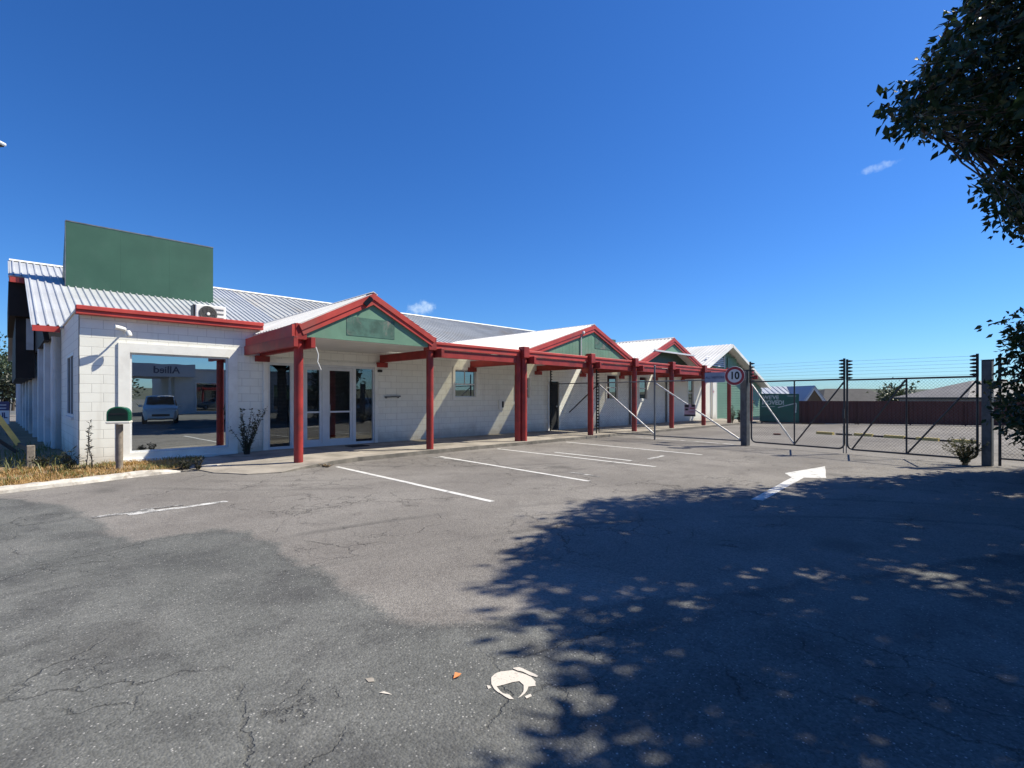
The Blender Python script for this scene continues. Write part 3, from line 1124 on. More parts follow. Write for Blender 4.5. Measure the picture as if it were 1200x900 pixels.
# tall side beam of the first bay
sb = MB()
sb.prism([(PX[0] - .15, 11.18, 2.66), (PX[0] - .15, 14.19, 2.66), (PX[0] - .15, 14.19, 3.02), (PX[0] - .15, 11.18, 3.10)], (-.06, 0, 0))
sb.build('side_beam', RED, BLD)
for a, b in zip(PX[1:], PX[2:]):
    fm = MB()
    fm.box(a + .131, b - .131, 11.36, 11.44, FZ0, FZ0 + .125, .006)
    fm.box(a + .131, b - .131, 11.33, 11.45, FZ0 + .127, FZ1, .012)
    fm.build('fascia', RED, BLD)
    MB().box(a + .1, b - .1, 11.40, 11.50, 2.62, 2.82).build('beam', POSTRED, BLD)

# flat canopy bays
for (a, b, slots) in ((8.12, 12.2, [(11.55, 12.12)]), (25.3, 31.6, [])):
    cm = MB()
    e = slots[0][0] if slots else b
    cm.box(a, e, 11.46, 14.18, 2.955, 2.995)
    if slots:
        cm.box(e, b, 11.46, 12.2, 2.955, 2.995)
        cm.box(slots[0][1], b, 12.2, 14.18, 2.955, 2.995)
    cr = cm.build('canopy_roof', ROOFWHITE, BLD)
    for s in slots:
        MB().box(s[0], s[1], 12.2, 14.18, 2.97, 2.976).build('clear_panel', POLY, cr)


def gable(x0, xa, x1, z0, za, z1, yf, yr, panel_y, roofm, barge_m, slots=(), barge_w=.24, over=.0):
    """gabled canopy roof with ridge along Y; returns the roof part"""
    L = Vector((x0, 0, z0))
    A = Vector((xa, 0, za))
    Rr = Vector((x1, 0, z1))
    m = MB()
    nl = Vector((-(za - z0), 0, xa - x0)).normalized()
    nr = Vector(((za - z1), 0, x1 - xa)).normalized()
    m.ribbed((xa, yf, za), (0, 1, 0), yr - yf, L - A, nl, .19, .03, .022, .03)
    # right slope, with openings where clear sheet is let in
    tl = sorted(slots)
    segs = []
    cur = 0.0
    for (s0, s1) in tl:
        segs.append((cur, s0, False))
        segs.append((s0, s1, True))
        cur = s1
    segs.append((cur, 1.0, False))
    clear = MB()
    for (a, b, c) in segs:
        if b - a < .005:
            continue
        o0 = A.lerp(Rr, a)
        wv = (Rr - A) * (b - a)
        if c:
            m.ribbed((o0.x, yf, o0.z), (0, 1, 0), 12.1 - yf, wv, nr, .19, .03, .022, .03)
            m.ribbed((o0.x, 14.3, o0.z), (0, 1, 0), yr - 14.3, wv, nr, .19, .03, .022, .03)
            clear.obox(Vector((o0.x, 13.2, o0.z)) + wv / 2, (0, 1.1, 0), wv / 2, nr * .003)
        else:
            m.ribbed((o0.x, yf, o0.z), (0, 1, 0), yr - yf, wv, nr, .19, .03, .022, .03)
    r = m.build('canopy_roof', roofm, BLD)
    if clear.v:
        clear.build('clear_panel', POLY, r)
    MB().prism([(xa - .13, yf - .02, za - .035), (xa, yf - .02, za + .035), (xa + .13, yf - .02, za - .035), (xa, yf - .02, za + .012)], (0, yr - yf, 0)).build('ridge_cap', roofm, r)
    # barge boards: two stepped planks each side
    for (P, Q) in ((L, A), (Rr, A)):
        d = (Q - P).normalized()
        up = Vector((-d.z, 0, d.x))
        if up.z < 0:
            up = -up
        bm_ = MB()
        for (off, w, t, dy) in ((-.02, barge_w * .55, .05, 0), (-.02 - barge_w * .55, barge_w * .45, .04, .025)):
            a = P + up * (off - w) - d * .04
            b = P + up * off - d * .04
            # plumb cut at the ridge
            k1 = (Q.x - a.x) / d.x
            k2 = (Q.x - b.x) / d.x
            c = b + d * k2
            e = a + d * k1
            bm_.prism([(a.x, yf - .05 + dy, a.z), (b.x, yf - .05 + dy, b.z), (c.x, yf - .05 + dy, c.z), (e.x, yf - .05 + dy, e.z)], (0, t, 0))
        bm_.build('barge_board', barge_m, r)
    return r


def gable_panel(parent, x0, xa, x1, z0, za, z1, y, zb, m, drop=.10, boards=.0):
    """clad triangle under a gable; zb is its bottom edge"""
    def roof_z(x):
        return (z0 + (za - z0) * (x - x0) / (xa - x0) if x < xa else z1 + (za - z1) * (x1 - x) / (x1 - xa)) - drop
    xl = x0 + (zb + drop - z0) / (za - z0) * (xa - x0) if zb + drop > z0 else x0
    xr = x1 - (zb + drop - z1) / (za - z1) * (x1 - xa) if zb + drop > z1 else x1
    pm = MB()
    if not boards:
        pts = [(xl, y, zb)]
        if roof_z(xl) > zb + .01:
            pts.append((xl, y, roof_z(xl)))
        pts.append((xa, y, za - drop))
        if roof_z(xr) > zb + .01:
            pts.append((xr, y, roof_z(xr)))
        pts.append((xr, y, zb))
        pm.prism(pts, (0, .03, 0))
    else:
        x = xl
        while x < xr - .02:
            b = min(x + boards - .006, xr)
            top = sorted({x, b, xa} if x < xa < b else {x, b})
            pts = [(x, y, zb), (b, y, zb)] + [(q, y, max(zb + .002, roof_z(q))) for q in reversed(top)]
            pm.prism(pts, (0, .03, 0))
            x += boards
        pm.prism([(xl, y + .02, zb), (xr, y + .02, zb), (xa, y + .02, za - drop)], (0, .03, 0))
    return pm.build('gable_panel', m, parent), roof_z


# gable 1: entrance porch
g1 = gable(4.60, 6.40, 8.24, 3.14, 4.07, 3.14, 11.22, 20.2, 11.5, ROOFWHITE, RED)
gp, rz1 = gable_panel(g1, 4.72, 6.40, 8.12, 3.12, 4.03, 3.12, 11.25, 2.86, GREEN, .10)
MB().box(5.72, 7.02, 11.243, 11.249, 2.98, 3.43).build('ghost_sign', GHOST, g1)
MB().box(4.8, 8.1, 11.285, 14.18, 2.86, 2.89).build('ceiling', ROOFWHITE, g1)
fl_ = MB().bar((6.30, 11.12, 3.92), (6.16, 11.18, 3.74), .07, .12).tube([(6.40, 11.245, 3.9), (6.30, 11.12, 3.92)], .02, 8)
fl_.build('floodlight', BLACK, g1)
# gable 2
X2 = (12.05, 15.85, 18.60)
g2 = gable(X2[0], X2[1], X2[2], 3.07, 4.27, 3.15, 11.44, 19.8, 11.6, ROOFWHITE, RED, slots=[(.02, .20)])
gable_panel(g2, *X2, 3.05, 4.24, 3.12, 11.475, 2.99, GREEN, .14, .19)
MB().box(15.95, 17.35, 11.465, 11.471, 3.38, 3.82).build('ghost_sign', GHOST, g2)
MB().tube([(15.05, 11.44, 3.05), (15.05, 11.44, 3.62), (15.05, 11.43, 3.86), (15.1, 11.40, 3.9)], .022, 8).lathe((15.12, 11.40, 3.9), [(.05, -.05), (.07, 0), (.05, .05)], 12).build('conduit_lamp', WHITE, g2)
MB().tube([(xw(632, 15.6), 15.6, 3.9), (xw(632, 15.6), 15.6, 4.4)], .03, 8).build('vent_pipe', GALV, g2)
# gable 3
X3 = (19.15, 22.15, 25.2)
g3 = gable(X3[0], X3[1], X3[2], 3.08, 4.30, 3.12, 11.44, 19.8, 11.6, ROOFWHITE, RED, slots=[(.02, .16)])
gable_panel(g3, *X3, 3.05, 4.26, 3.08, 11.95, 2.99, SIGNGREEN, .14, .0)
gp3, rz3 = gable_panel(g3, *X3, 3.05, 4.26, 3.08, 11.475, 3.62, GREEN, .14, .19)
MB().bar((20.35, 11.42, 3.60), (24.25, 11.42, 3.58), .08, .07).build('hood_gutter', ALU, g3)
# gable fixings
MB().tube([(PX[0] + .24, 11.0, 2.62), (PX[0] + .30, 11.0, 2.45), (PX[0] + .28, 11.0, 2.30), (PX[0] + .36, 11.0, 2.12)], .011, 6).build('loose_cable', WHITE, BLD)
# wheel of canopy end
MB().box(25.3, 31.6, 11.46, 11.5, 2.62, 2.82).build('beam', POSTRED, BLD)

# small fixtures on the walls
t_ = thing('wall_lamp', (xw(147, 13.9), 13.95, 3.1), 'small white twin spotlight fitting on the block wall above the mirror-like window', 'lamp')
lx, ly, lz = xw(146, 14.1), 14.1, 2.98
MB().lathe((lx + .02, 14.198, lz + .02), [(.05, 0), (.05, .03)], 14, (0, -1, 0)).build('base', WHITE, t_)
MB().tube([(lx + .02, 14.17, lz + .02), (lx, 14.0, lz), (lx - .02, 13.92, lz - .0)], .018, 8).build('arm', WHITE, t_)
smooth_angle(MB().lathe((lx + .03, 13.9, lz - .02), [(.02, -.02), (.05, .0), (.058, .06), (.05, .11)], 14, (.25, -.2, -.9)).build('lamp_head', WHITE, t_))
smooth_angle(MB().lathe((lx - .02, 13.9, lz + .02), [(.02, -.02), (.04, .0), (.05, .1), (.045, .2)], 14, (-.9, -.3, .15)).build('lamp_head', WHITE, t_))
t_ = thing('wall_tap', (xw(458, WALL_Y), WALL_Y - .02, 1.6), 'grey pipe bracket on the shaded wall right of the glazed doors', 'bracket')
MB().bar((xw(450, WALL_Y), WALL_Y - .06, 1.52), (xw(468, WALL_Y), WALL_Y - .06, 1.545), .04, .05).build('bar', GALV, t_)
MB().bar((xw(452, WALL_Y), WALL_Y - .002, 1.50), (xw(452, WALL_Y), WALL_Y - .06, 1.50), .03, .04).build('stub', BLACK, t_)
MB().bar((xw(466, WALL_Y), WALL_Y - .002, 1.51), (xw(466, WALL_Y), WALL_Y - .06, 1.51), .03, .04).build('stub', BLACK, t_)
bx = xw(587, WALL_Y)
t_ = thing('meter_box', (bx, WALL_Y, 1.1), 'small cream and black meter box on the wall between window and double post', 'box')
MB().box(bx - .14, bx + .14, WALL_Y - .06, WALL_Y - .002, 1.06, 1.40, .006).build('body', WHITE, t_)
MB().box(bx + .0, bx + .09, WALL_Y - .066, WALL_Y - .061, 1.12, 1.36).build('hatch', BLACK, t_)
t_ = MB().box(xw(408, 13.55), xw(428, 13.55), 13.3, 13.75, PLAT + .002, PLAT + .02)
tag(t_.build('doormat', RUBBER), 'black doormat on the footpath before the glazed doors', 'doormat')
# little cctv by gable 1 right
sx = xw(443.5, WALL_Y)
t_ = thing('door_sensor', (sx, WALL_Y, 2.3), 'small dark sensor on the wall beside the glazed doors', 'sensor')
MB().box(sx - .05, sx + .1, WALL_Y - .07, WALL_Y - .002, 2.30, 2.37, .006).build('body', BLACK, t_)

# ------------------------------------------------------------------ roof sign
TY, TZ0, TZ1 = 23.74, 5.30, 7.72
tx0, tx1 = .0646 * TY, .259 * TY
ts = thing('roof_sign', ((tx0 + tx1) / 2, TY, TZ0), 'big blank green sign box standing on the grey roof', 'sign')
fm_ = MB()
np_ = 3
for k in range(np_):
    w_ = (tx1 - tx0) / np_
    fm_.box(tx0 + k * w_ + .001, tx0 + (k + 1) * w_ - .001, TY, TY + .06, TZ0, TZ1)
fm_.box(tx0 + .01, tx1 - .01, TY + .061, TY + .075, TZ0, TZ1)
fm_.build('face', SIGNGREEN, ts)
for x in (tx0 + .0, tx1 - .06):
    MB().prism([(x, TY + .062, TZ0), (x, TY + .062, TZ1), (x, TY + .35, TZ1), (x, TY + 1.7, TZ0 + .55)], (.06, 0, 0)).build('side_panel', SIGNGREEN, ts)
MB().prism([(tx0 + .062, TY + .34, TZ1 - .004), (tx0 + .062, TY + .30, TZ1 - .004), (tx0 + .062, TY + 1.64, TZ0 + .55), (tx0 + .062, TY + 1.69, TZ0 + .55)], (tx1 - tx0 - .124, 0, 0)).build('back_panel', SIGNGREEN, ts)
MB().box(tx0 - .01, tx1 + .01, TY - .01, TY + .36, TZ1 + .002, TZ1 + .04).build('cap', GALV, ts)
MB().tube([(tx0 - .02, TY - .01, TZ0), (tx0 - .02, TY - .01, TZ1)], .012, 6).build('edge_trim', GALV, ts)
# air conditioner on the flat roof
ay = 14.75
ax0, ax1 = xw(227, ay), xw(265, ay)
az0 = CAMH + (HV - 374) * ((ax0 + ax1) / 2 + ay) / R2 / F
az0 = 3.42
az1 = 3.88
ac = thing('air_conditioner', ((ax0 + ax1) / 2, ay + .15, az0), 'white air conditioner outdoor unit on the flat roof behind the red fascia', 'air conditioner')
MB().box(ax0 + .04, ax1, ay, ay + .32, az0, az1, .02).build('casing', WHITE, ac)
MB().box(ax0, ax0 + .036, ay + .02, ay + .30, az0 + .02, az1 - .02).build('coil_guard', BLACK, ac)
fcx, fcz = ax0 + .04 + (ax1 - ax0) * .38, (az0 + az1) / 2 + .0
FANM = mat('fan_grille', (.10, .10, .095), .5, .2, 20)
MB().lathe((fcx, ay - .001, fcz), [(.21, 0), (.21, .012), (.19, .02), (.17, .008)], 30, (0, -1, 0)).build('fan_ring', FANM, ac)
fg = MB()
for k in range(4):
    r = .05 + .04 * k
    fg.tube([(fcx + r * math.cos(a * math.pi / 12), ay - .026, fcz + r * math.sin(a * math.pi / 12)) for a in range(25)], .005, 5, False)
for k in range(8):
    a = k * math.pi / 4
    fg.tube([(fcx + .03 * math.cos(a), ay - .03, fcz + .03 * math.sin(a)), (fcx + .2 * math.cos(a), ay - .024, fcz + .2 * math.sin(a))], .004, 5)
fg.build('grille', FANM, ac)
MB().lathe((fcx, ay - .03, fcz), [(.04, 0), (.03, .012)], 14, (0, -1, 0)).build('hub', WHITE, ac)
lv = MB()
for k in range(3):
    lv.box(ax1 - .3, ax1 - .06, ay - .006, ay - .001, az0 + .12 + k * .11, az0 + .16 + k * .11)
lv.build('louvre', GALV, ac)
MB().box(ax0 + .1, ax0 + .16, ay - .02, ay + .34, 3.302, az0).box(ax1 - .16, ax1 - .1, ay - .02, ay + .34, 3.302, az0).build('foot_rail', GALV, ac)

# ------------------------------------------------------------------ green weatherboard shed at the far end
SY = WALL_Y + .02
sx0, sx1, sap = WX1 + .02, 41.8, 34.6
sh = thing('green_shed', (37, SY, 0), 'pale green weatherboard building with white edged gable beyond the veranda', 'building')
wb = MB()
z = .1
zr = lambda x: (3.45 + (5.1 - 3.45) * (x - 30.6) / (sap - 30.6) if x < sap else 2.33 + (5.1 - 2.33) * (41.9 - x) / (41.9 - sap)) - .12
while z < 5.0:
    h = .17
    # clip the board under the roof slopes
    lo = sx0
    while zr(lo) < z + h and lo < sap:
        lo += .05
    hi = sx1 - .05
    while zr(hi) < z + h and hi > sap:
        hi -= .05
    if hi - lo > .1:
        wb.prism([(lo, SY + .03, z), (lo, SY - .004, z), (lo, SY + .02, z + h), (lo, SY + .05, z + h)], (hi - lo, 0, 0))
    z += h
wb.prism([(sx0, SY + .051, -.02), (sx1 - .1, SY + .051, -.02), (sx1 - .1, SY + .051, 2.2), (sap, SY + .051, 4.9), (sx0, SY + .051, 4.4)], (0, .1, 0))
wb.build('wall', SHEDGREEN, sh)
MB().box(sx0, sx0 + .1, SY - .03, SY - .006, .1, 3.3).box(sx1 - .16, sx1 - .06, SY - .03, SY - .006, .1, 2.2).build('corner_board', WHITE, sh)
MB().box(sx1 - .1, sx1, SY + .152, 24, -.02, 2.2).build('end_wall', SHEDGREEN, sh)
rm = MB()
A_, L_, R_ = Vector((sap, 0, 5.1)), Vector((30.6, 0, 3.42)), Vector((41.9, 0, 2.30))
nl = Vector((-(A_.z - L_.z), 0, A_.x - L_.x)).normalized()
nr = Vector((A_.z - R_.z, 0, R_.x - A_.x)).normalized()
rm.ribbed((A_.x, 13.65, A_.z), (0, 1, 0), 8, L_ - A_, nl, .25, .03, .025)
rm.ribbed((A_.x, 13.65, A_.z), (0, 1, 0), 8, R_ - A_, nr, .25, .03, .025)
srf = rm.build('roof', ROOFWHITE, sh)
for P, Q in ((L_, A_), (R_, A_)):
    d = (Q - P).normalized()
    MB().bar(P + Vector((0, 13.62, -.11)), Q + Vector((0, 13.62, -.11)), .05, .19, up=(0, 0, 1)).build('barge_board', WHITE, sh)
lw = MB()
lvx0, lvx1 = xw(826, SY), xw(848, SY)
for k in range(5):
    zz = 3.62 + k * .13
    lw.obox(((lvx0 + lvx1) / 2, SY - .045, zz), ((lvx1 - lvx0) / 2 - .03 * k, 0, 0), (0, .02, .045), (0, .004, -.002))
lw.box(lvx1 - .02, lvx1 + .05, SY - .08, SY - .03, 3.5, 4.3)
lw.build('louvre_vent', ALU, sh)
MB().box(xw(852, SY), xw(862, SY), SY - .06, SY - .03, 3.55, 4.25).build('shutter', SHEDGREEN, sh)

# ------------------------------------------------------------------ gates and fence
GA, GM, GB = Vector((16.42, 6.08, 0)), Vector((15.86, 3.28, 0)), Vector((15.28, .50, 0))
UPZ = Vector((0, 0, 1))


def square_post(name, p, w, top, m, label, cap=True):
    d = (GB - GA).normalized()
    s = Vector((-d.y, d.x, 0))
    t = thing(name, p, label, 'post')
    MB().obox(p + UPZ * (top / 2), d * w / 2, s * w / 2, UPZ * (top / 2), .012).build('shaft', m, t)
    MB().obox(p + UPZ * (top + .008), d * (w / 2 + .008), s * (w / 2 + .008), UPZ * .006).build('cap', m, t)
    return t


gpA = square_post('gate_post', GA, .20, 2.36, POSTSTEEL, 'square grey steel gate post carrying the round speed sign')
gpB = square_post('gate_post', GB + (GB - GA).normalized() * .0, .17, 2.32, POSTSTEEL, 'square grey steel gate post half covered by dark tree leaves')
INSUL = []


def insulator_bar(parent, p, z0, z1, n, side, pitch_in=0.0, name='insulator_bar', lng=.13):
    """black vertical strip with prongs for the electric wires"""
    m = MB()
    m.bar(p + UPZ * z0, p + UPZ * z1, .05, .035)
    b = m.build(name, BLACK, parent)
    pr = MB()
    for k in range(n):
        z = z0 + (k + .6) * (z1 - z0) / (n + .2)
        q = p + UPZ * z
        pr.tube([q, q + side * lng * .45, q + side * lng], [.022, .030, .012], 8)
    pr.build('insulator', BLACK, b)
    return [z0 + (k + .6) * (z1 - z0) / (n + .2) for k in range(n)]


def chain_link(parent, p, q, z0, z1, spacing=.075, r=.0019):
    """two layers of diagonal wires filling the rectangle from p to q"""
    d = (q - p)
    L = d.length
    e = d.normalized()
    s = Vector((-e.y, e.x, 0)) * .004
    H = z1 - z0
    m = MB()
    for sign in (1, -1):
        k = -H
        while k < L:
            a0, b0 = k, k + H
            ta, tb = max(0, -a0) / H, min(1, (L - a0) / H)
            if tb > ta:
                xa, xb = a0 + H * ta, a0 + H * tb
                za, zb = (z0 + H * ta, z0 + H * tb) if sign > 0 else (z1 - H * ta, z1 - H * tb)
                m.tube([p + e * xa + s * sign + UPZ * za, p + e * xb + s * sign + UPZ * zb], r, 4, False)
            k += spacing
    return m.build('wire_mesh', WIRE, parent)


def gate_leaf(label, p, q, zb, zt, up_at_p, up_at_q):
    e = (q - p).normalized()
    s = Vector((-e.y, e.x, 0))
    g = thing('gate_leaf', p.lerp(q, .5), label, 'gate')
    r = .15
    pts = [p + UPZ * zt, p + UPZ * (zb + r)]
    for k in range(1, 5):
        a = k / 5 * math.pi / 2
        pts.append(p + e * (r - r * math.cos(a)) + UPZ * (zb + r - r * math.sin(a)))
    pts.append(p + e * r + UPZ * zb)
    L = (q - p).length
    pts.append(p + e * (L - r) + UPZ * zb)
    for k in range(1, 5):
        a = k / 5 * math.pi / 2
        pts.append(p + e * (L - r + r * math.sin(a)) + UPZ * (zb + r - r * math.cos(a)))
    pts += [q + UPZ * (zb + r), q + UPZ * zt]
    f = MB().tube(pts, .024, 10)
    f.tube([p + UPZ * zt, q + UPZ * zt], .022, 10)
    smooth_angle(f.build('frame', GATEDARK, g), 50)
    mid = p.lerp(q, .5)
    MB().tube([mid + UPZ * zb, mid + UPZ * zt], .02, 10).build('upright', GATEDARK, g)
    return g, e, s, mid


g, e, s, mid = gate_leaf('left chain link gate leaf with a V of braces before the green board', GA + (GM - GA).normalized() * .2, GM - (GM - GA).normalized() * .035, .13, 1.99, 0, 0)
pL, qL = GA + (GM - GA).normalized() * .2, GM - (GM - GA).normalized() * .035
MB().tube([pL + UPZ * 1.93, mid + UPZ * .16], .021, 10).build('brace', GALVLIGHT, g)
MB().tube([qL + UPZ * 1.93, mid + UPZ * .16], .021, 10).build('brace', GATEDARK, g)
chain_link(g, pL, qL, .16, 1.96)
ins = insulator_bar(g, qL, 1.99, 2.55, 6, -e)
MB().tube([qL - s * .05 + UPZ * .75, qL - s * .05 + UPZ * .02], .012, 8).build('drop_bolt', GALV, g)
MB().bar(qL - s * .04 + UPZ * .95, qL - s * .04 + UPZ * 1.2, .05, .05).build('latch', GATEDARK, g)
insA = insulator_bar(gpA, GA + Vector((.0, -.15, 0)), 1.95, 2.62, 6, Vector((0, -1, 0)))
wr = MB()
for z in ins:
    wr.tube([pL + UPZ * z, qL - e * .1 + UPZ * z], .0022, 4)
wr.build('electric_wire', WIRE, g)

pR, qR = GM + (GB - GM).normalized() * .035, GB - (GB - GM).normalized() * .17
g, e, s, mid = gate_leaf('right chain link gate leaf with two parallel braces beside the leafy post', pR, qR, .13, 1.97, 0, 0)
q1 = pR.lerp(mid, .10)
MB().tube([q1 + UPZ * .16, mid - e * .02 + UPZ * 1.93], .021, 10).build('brace', GATEDARK, g)
MB().tube([mid + e * .03 + UPZ * .16, qR + UPZ * 1.90], .021, 10).build('brace', GATEDARK, g)
chain_link(g, pR, qR, .16, 1.94)
ins = insulator_bar(g, pR, 1.97, 2.52, 6, e)
ins2 = insulator_bar(g, qR, 1.97, 2.48, 6, -e)
MB().tube([pR - s * .05 + UPZ * .75, pR - s * .05 + UPZ * .02], .012, 8).build('drop_bolt', GALV, g)
wr = MB()
for a, b in zip(ins, ins2):
    wr.tube([pR + e * .1 + UPZ * a, qR - e * .1 + UPZ * b], .0022, 4)
wr.build('electric_wire', WIRE, g)
insulator_bar(gpB, GB + Vector((-.02, -.19, 0)), 1.8, 2.42, 5, Vector((0, -1, 0)))

# fixed panels from the left gate post to the building
FX = 16.42
spans = [(6.22, 9.2), (9.2, 11.62), (11.62, 14.12)]
labels = ['fixed chain link panel beside the round speed sign, braced down to its right', 'fixed chain link panel between thin fence post and the veranda, braced down to its right',
          'fixed chain link panel across the footpath in front of the dark side door']
for i, (a, b) in enumerate(spans):
    p, q = Vector((FX, b, 0)), Vector((FX, a, 0))
    zb = (.14, .16, .30)[i]
    fp = thing('mesh_fence', ((p + q) / 2), labels[i], 'fence')
    f = MB()
    if i < 2:
        f.tube([p + UPZ * 2.08, q + UPZ * 2.08], .021, 10)
        f.tube([p + UPZ * zb, q + UPZ * zb], .021, 10)
        f.tube([p + UPZ * zb, p + UPZ * 2.08], .018, 10)
        f.tube([q + UPZ * zb, q + UPZ * 2.08], .018, 10)
    else:
        f.tube([p + UPZ * 2.08, q + UPZ * 2.08], .019, 10)
        f.tube([q + UPZ * .12, q + UPZ * 2.08], .018, 10)
    f.build('frame', GALV if i < 2 else GATEDARK, fp)
    if i < 2:
        MB().tube([p + UPZ * 2.03 + Vector((-.02, 0, 0)), q + UPZ * (zb + .03) + Vector((-.02, 0, 0))], .026, 10).build('brace', GALVLIGHT, fp)
    else:
        MB().tube([q + UPZ * 2.03 + Vector((-.02, 0, 0)), p.lerp(q, .42) + UPZ * .9 + Vector((-.02, 0, 0))], .024, 10).build('brace', GATEDARK, fp)
    chain_link(fp, p + Vector((0, -.03, 0)), q + Vector((0, .03, 0)), zb + .02, 2.06, .085)
    wr = MB()
    for k in range(5):
        z = 2.2 + k * .09
        if i < 2:
            wr.tube([p + UPZ * z, q + UPZ * z], .002, 4)
    if wr.v:
        wr.build('electric_wire', WIRE, fp)
t = thing('fence_post', (FX, 9.2, 0), 'thin galvanised fence post between the two braced fixed panels', 'post')
MB().tube([(FX - .03, 9.2, 0), (FX - .03, 9.2, 2.62)], .03, 12).build('shaft', GALV, t)
MB().lathe((FX - .03, 9.2, 2.62), [(.034, 0), (.034, .02), (.02, .035)], 12).build('cap', GALV, t)
for (nm, y, z0, z1, n, sd, lab, fz) in (('insulator_post', 11.72, .3, 2.62, 20, (0, -1, 0), 'black electric fence strip just behind the fourth red post', PLAT),
                             ('insulator_post', 14.08, .35, 2.7, 22, (-.3, -1, 0), 'black electric fence strip standing off the block wall left of the dark side door', PLAT)):
    t = thing(nm, (FX, y, fz), lab, 'post')
    b = MB().bar((FX - .02, y, fz), (FX - .02, y, z1), .04, .035).build('shaft', BLACK, t)
    pr = MB()
    sdv = Vector(sd).normalized()
    for k in range(n):
        z = z0 + k * (z1 - z0) / n
        pr.tube([Vector((FX - .02, y, z)), Vector((FX - .02, y, z)) + sdv * .06, Vector((FX - .02, y, z)) + sdv * .13], [.02, .027, .012], 6)
    pr.build('insulator', BLACK, t)

# fence running right of the gate behind the leaves
rf = thing('mesh_fence', (14.9, -1.3, 0), 'chain link panel right of the leafy gate post, under the dark leaves', 'fence')
p, q = GB + (GB - GA).normalized() * .2, GB + (GB - GA).normalized() * 3.4
f = MB()
f.tube([p + UPZ * .18, q + UPZ * .18], .02, 8).tube([p + UPZ * 2.0, q + UPZ * 2.0], .02, 8).tube([p + UPZ * .02, p + UPZ * 2.4], .026, 8).tube([q + UPZ * .02, q + UPZ * 2.4], .026, 8)
f.build('frame', GATEDARK, rf)
chain_link(rf, p, q, .2, 1.98)
for k in range(1, 5):
    a = p.lerp(q, k / 6.5)
    pr = MB().tube([a + UPZ * .06, a + UPZ * 2.2], .008, 6)
    for j in range(6):
        z = .3 + j * .34 + .05 * (k % 2)
        pr.tube([a + UPZ * z + Vector((-.05, .06, 0)), a + UPZ * z + Vector((.05, -.06, 0))], [.022, .028], 6)
    pr.build('insulator_rod', BLACK, rf)

# signs on the gate
toCam = Vector((-1, -.12, 0)).normalized()
sd_ = Vector((-toCam.y, toCam.x, 0))
right = Vector((0, -1, 0))
rdir = UPZ.cross(toCam).normalized()
if rdir.dot(Vector((1, -1, 0))) < 0:
    rdir = -rdir
c = at(861, 440.5, 15.55)
rs = thing('speed_sign', c - UPZ * .3, 'round red ringed speed sign reading 10 on the grey gate post', 'sign')
smooth_angle(MB().lathe(c, [(.290, 0), (.292, .006), (.288, .012)], 40, toCam).build('plate', SIGNWHITE, rs))
ring = MB()
nseg = 40
rx, ry = rdir, UPZ
for k in range(nseg):
    a0, a1 = 2 * math.pi * k / nseg, 2 * math.pi * (k + 1) / nseg
    o0 = c + toCam * .0145
    d0 = rx * math.cos(a0) + ry * math.sin(a0)
    d1 = rx * math.cos(a1) + ry * math.sin(a1)
    ring.prism([o0 + d0 * .205, o0 + d0 * .280, o0 + d1 * .280, o0 + d1 * .205], toCam * .002)
ring.build('ring', SIGNRED, rs)
lettering('10', .31, c + toCam * .016, rdir, UPZ, BLACK, rs, 'lettering', .004, .03, sx=.9)
MB().bar(c - toCam * .02 + UPZ * .12, c + rdir * .3 - toCam * .04 + UPZ * .12, .03, .03).bar(c - toCam * .02 - UPZ * .12, c + rdir * .3 - toCam * .04 - UPZ * .12, .03, .03).build('bracket', GALV, rs)
# plate below/left of it hung on the fence rail
yq0, yq1 = FX * (1 - (827 - CU) / F) / (1 + (827 - CU) / F), FX * (1 - (850.5 - CU) / F) / (1 + (850.5 - CU) / F)
zc = CAMH + (HV - 443) * 16.9 / F
xs_ = FX - .06
ps = thing('notice_plate', (xs_, (yq0 + yq1) / 2, zc - .12), 'long faded blue notice plate on the fence left of the round sign', 'sign')
MB().box(xs_ - .006, xs_, min(yq0, yq1), max(yq0, yq1), zc - .16, zc + .17).build('plate', SIGNBLUE, ps)
NAVY = mat('faded_navy_letter', (.05, .06, .12), .5, .1, 5)
lettering('ALL VISITORS', .105, Vector((xs_ - .008, (yq0 + yq1) / 2, zc + .0)), (0, -1, 0), UPZ, NAVY, ps, 'lettering', .003, .02)
# pink, white and black notice on the brace
yn0, yn1 = FX * (1 - (803 - CU) / F) / (1 + (803 - CU) / F), FX * (1 - (816 - CU) / F) / (1 + (816 - CU) / F)
zn = CAMH + (HV - 480.5) * 17.6 / F
PINK = mat('faded_pink', (.46, .30, .33), .5, .15, 5)
ns = thing('warning_sign', (FX - .06, (yn0 + yn1) / 2, zn - .2), 'small square pink and black warning sign tied to the fence mesh', 'sign')
MB().box(FX - .064, FX - .058, yn1, yn0, zn - .20, zn + .20).build('plate', PINK, ns)
MB().box(FX - .068, FX - .065, yn1 + .0, yn0 - .0, zn - .20, zn - .14).box(FX - .068, FX - .065, yn1 + .02, yn1 + .14, zn + .12, zn + .20).box(FX - .068, FX - .065, yn0 - .16, yn0 - .02, zn + .10, zn + .19).box(FX - .068, FX - .065, yn0 - .14, yn0 - .03, zn - .0, zn + .06).build('black_panel', BLACK, ns)
MB().box(FX - .068, FX - .065, yn1 + .02, yn0 - .2, zn + .055, zn + .085).box(FX - .068, FX - .065, yn1 + .04, yn0 - .16, zn - .06, zn - .04).build('stripe', SIGNRED, ns)
sm = at(834.5, 458, 30.9)
wn = thing('wall_notice', (sm.x, WALL_Y - .01, sm.z - .1), 'tiny white notice with red band on the sunlit end of the block wall', 'sign')
wx = xw(835.5, WALL_Y)
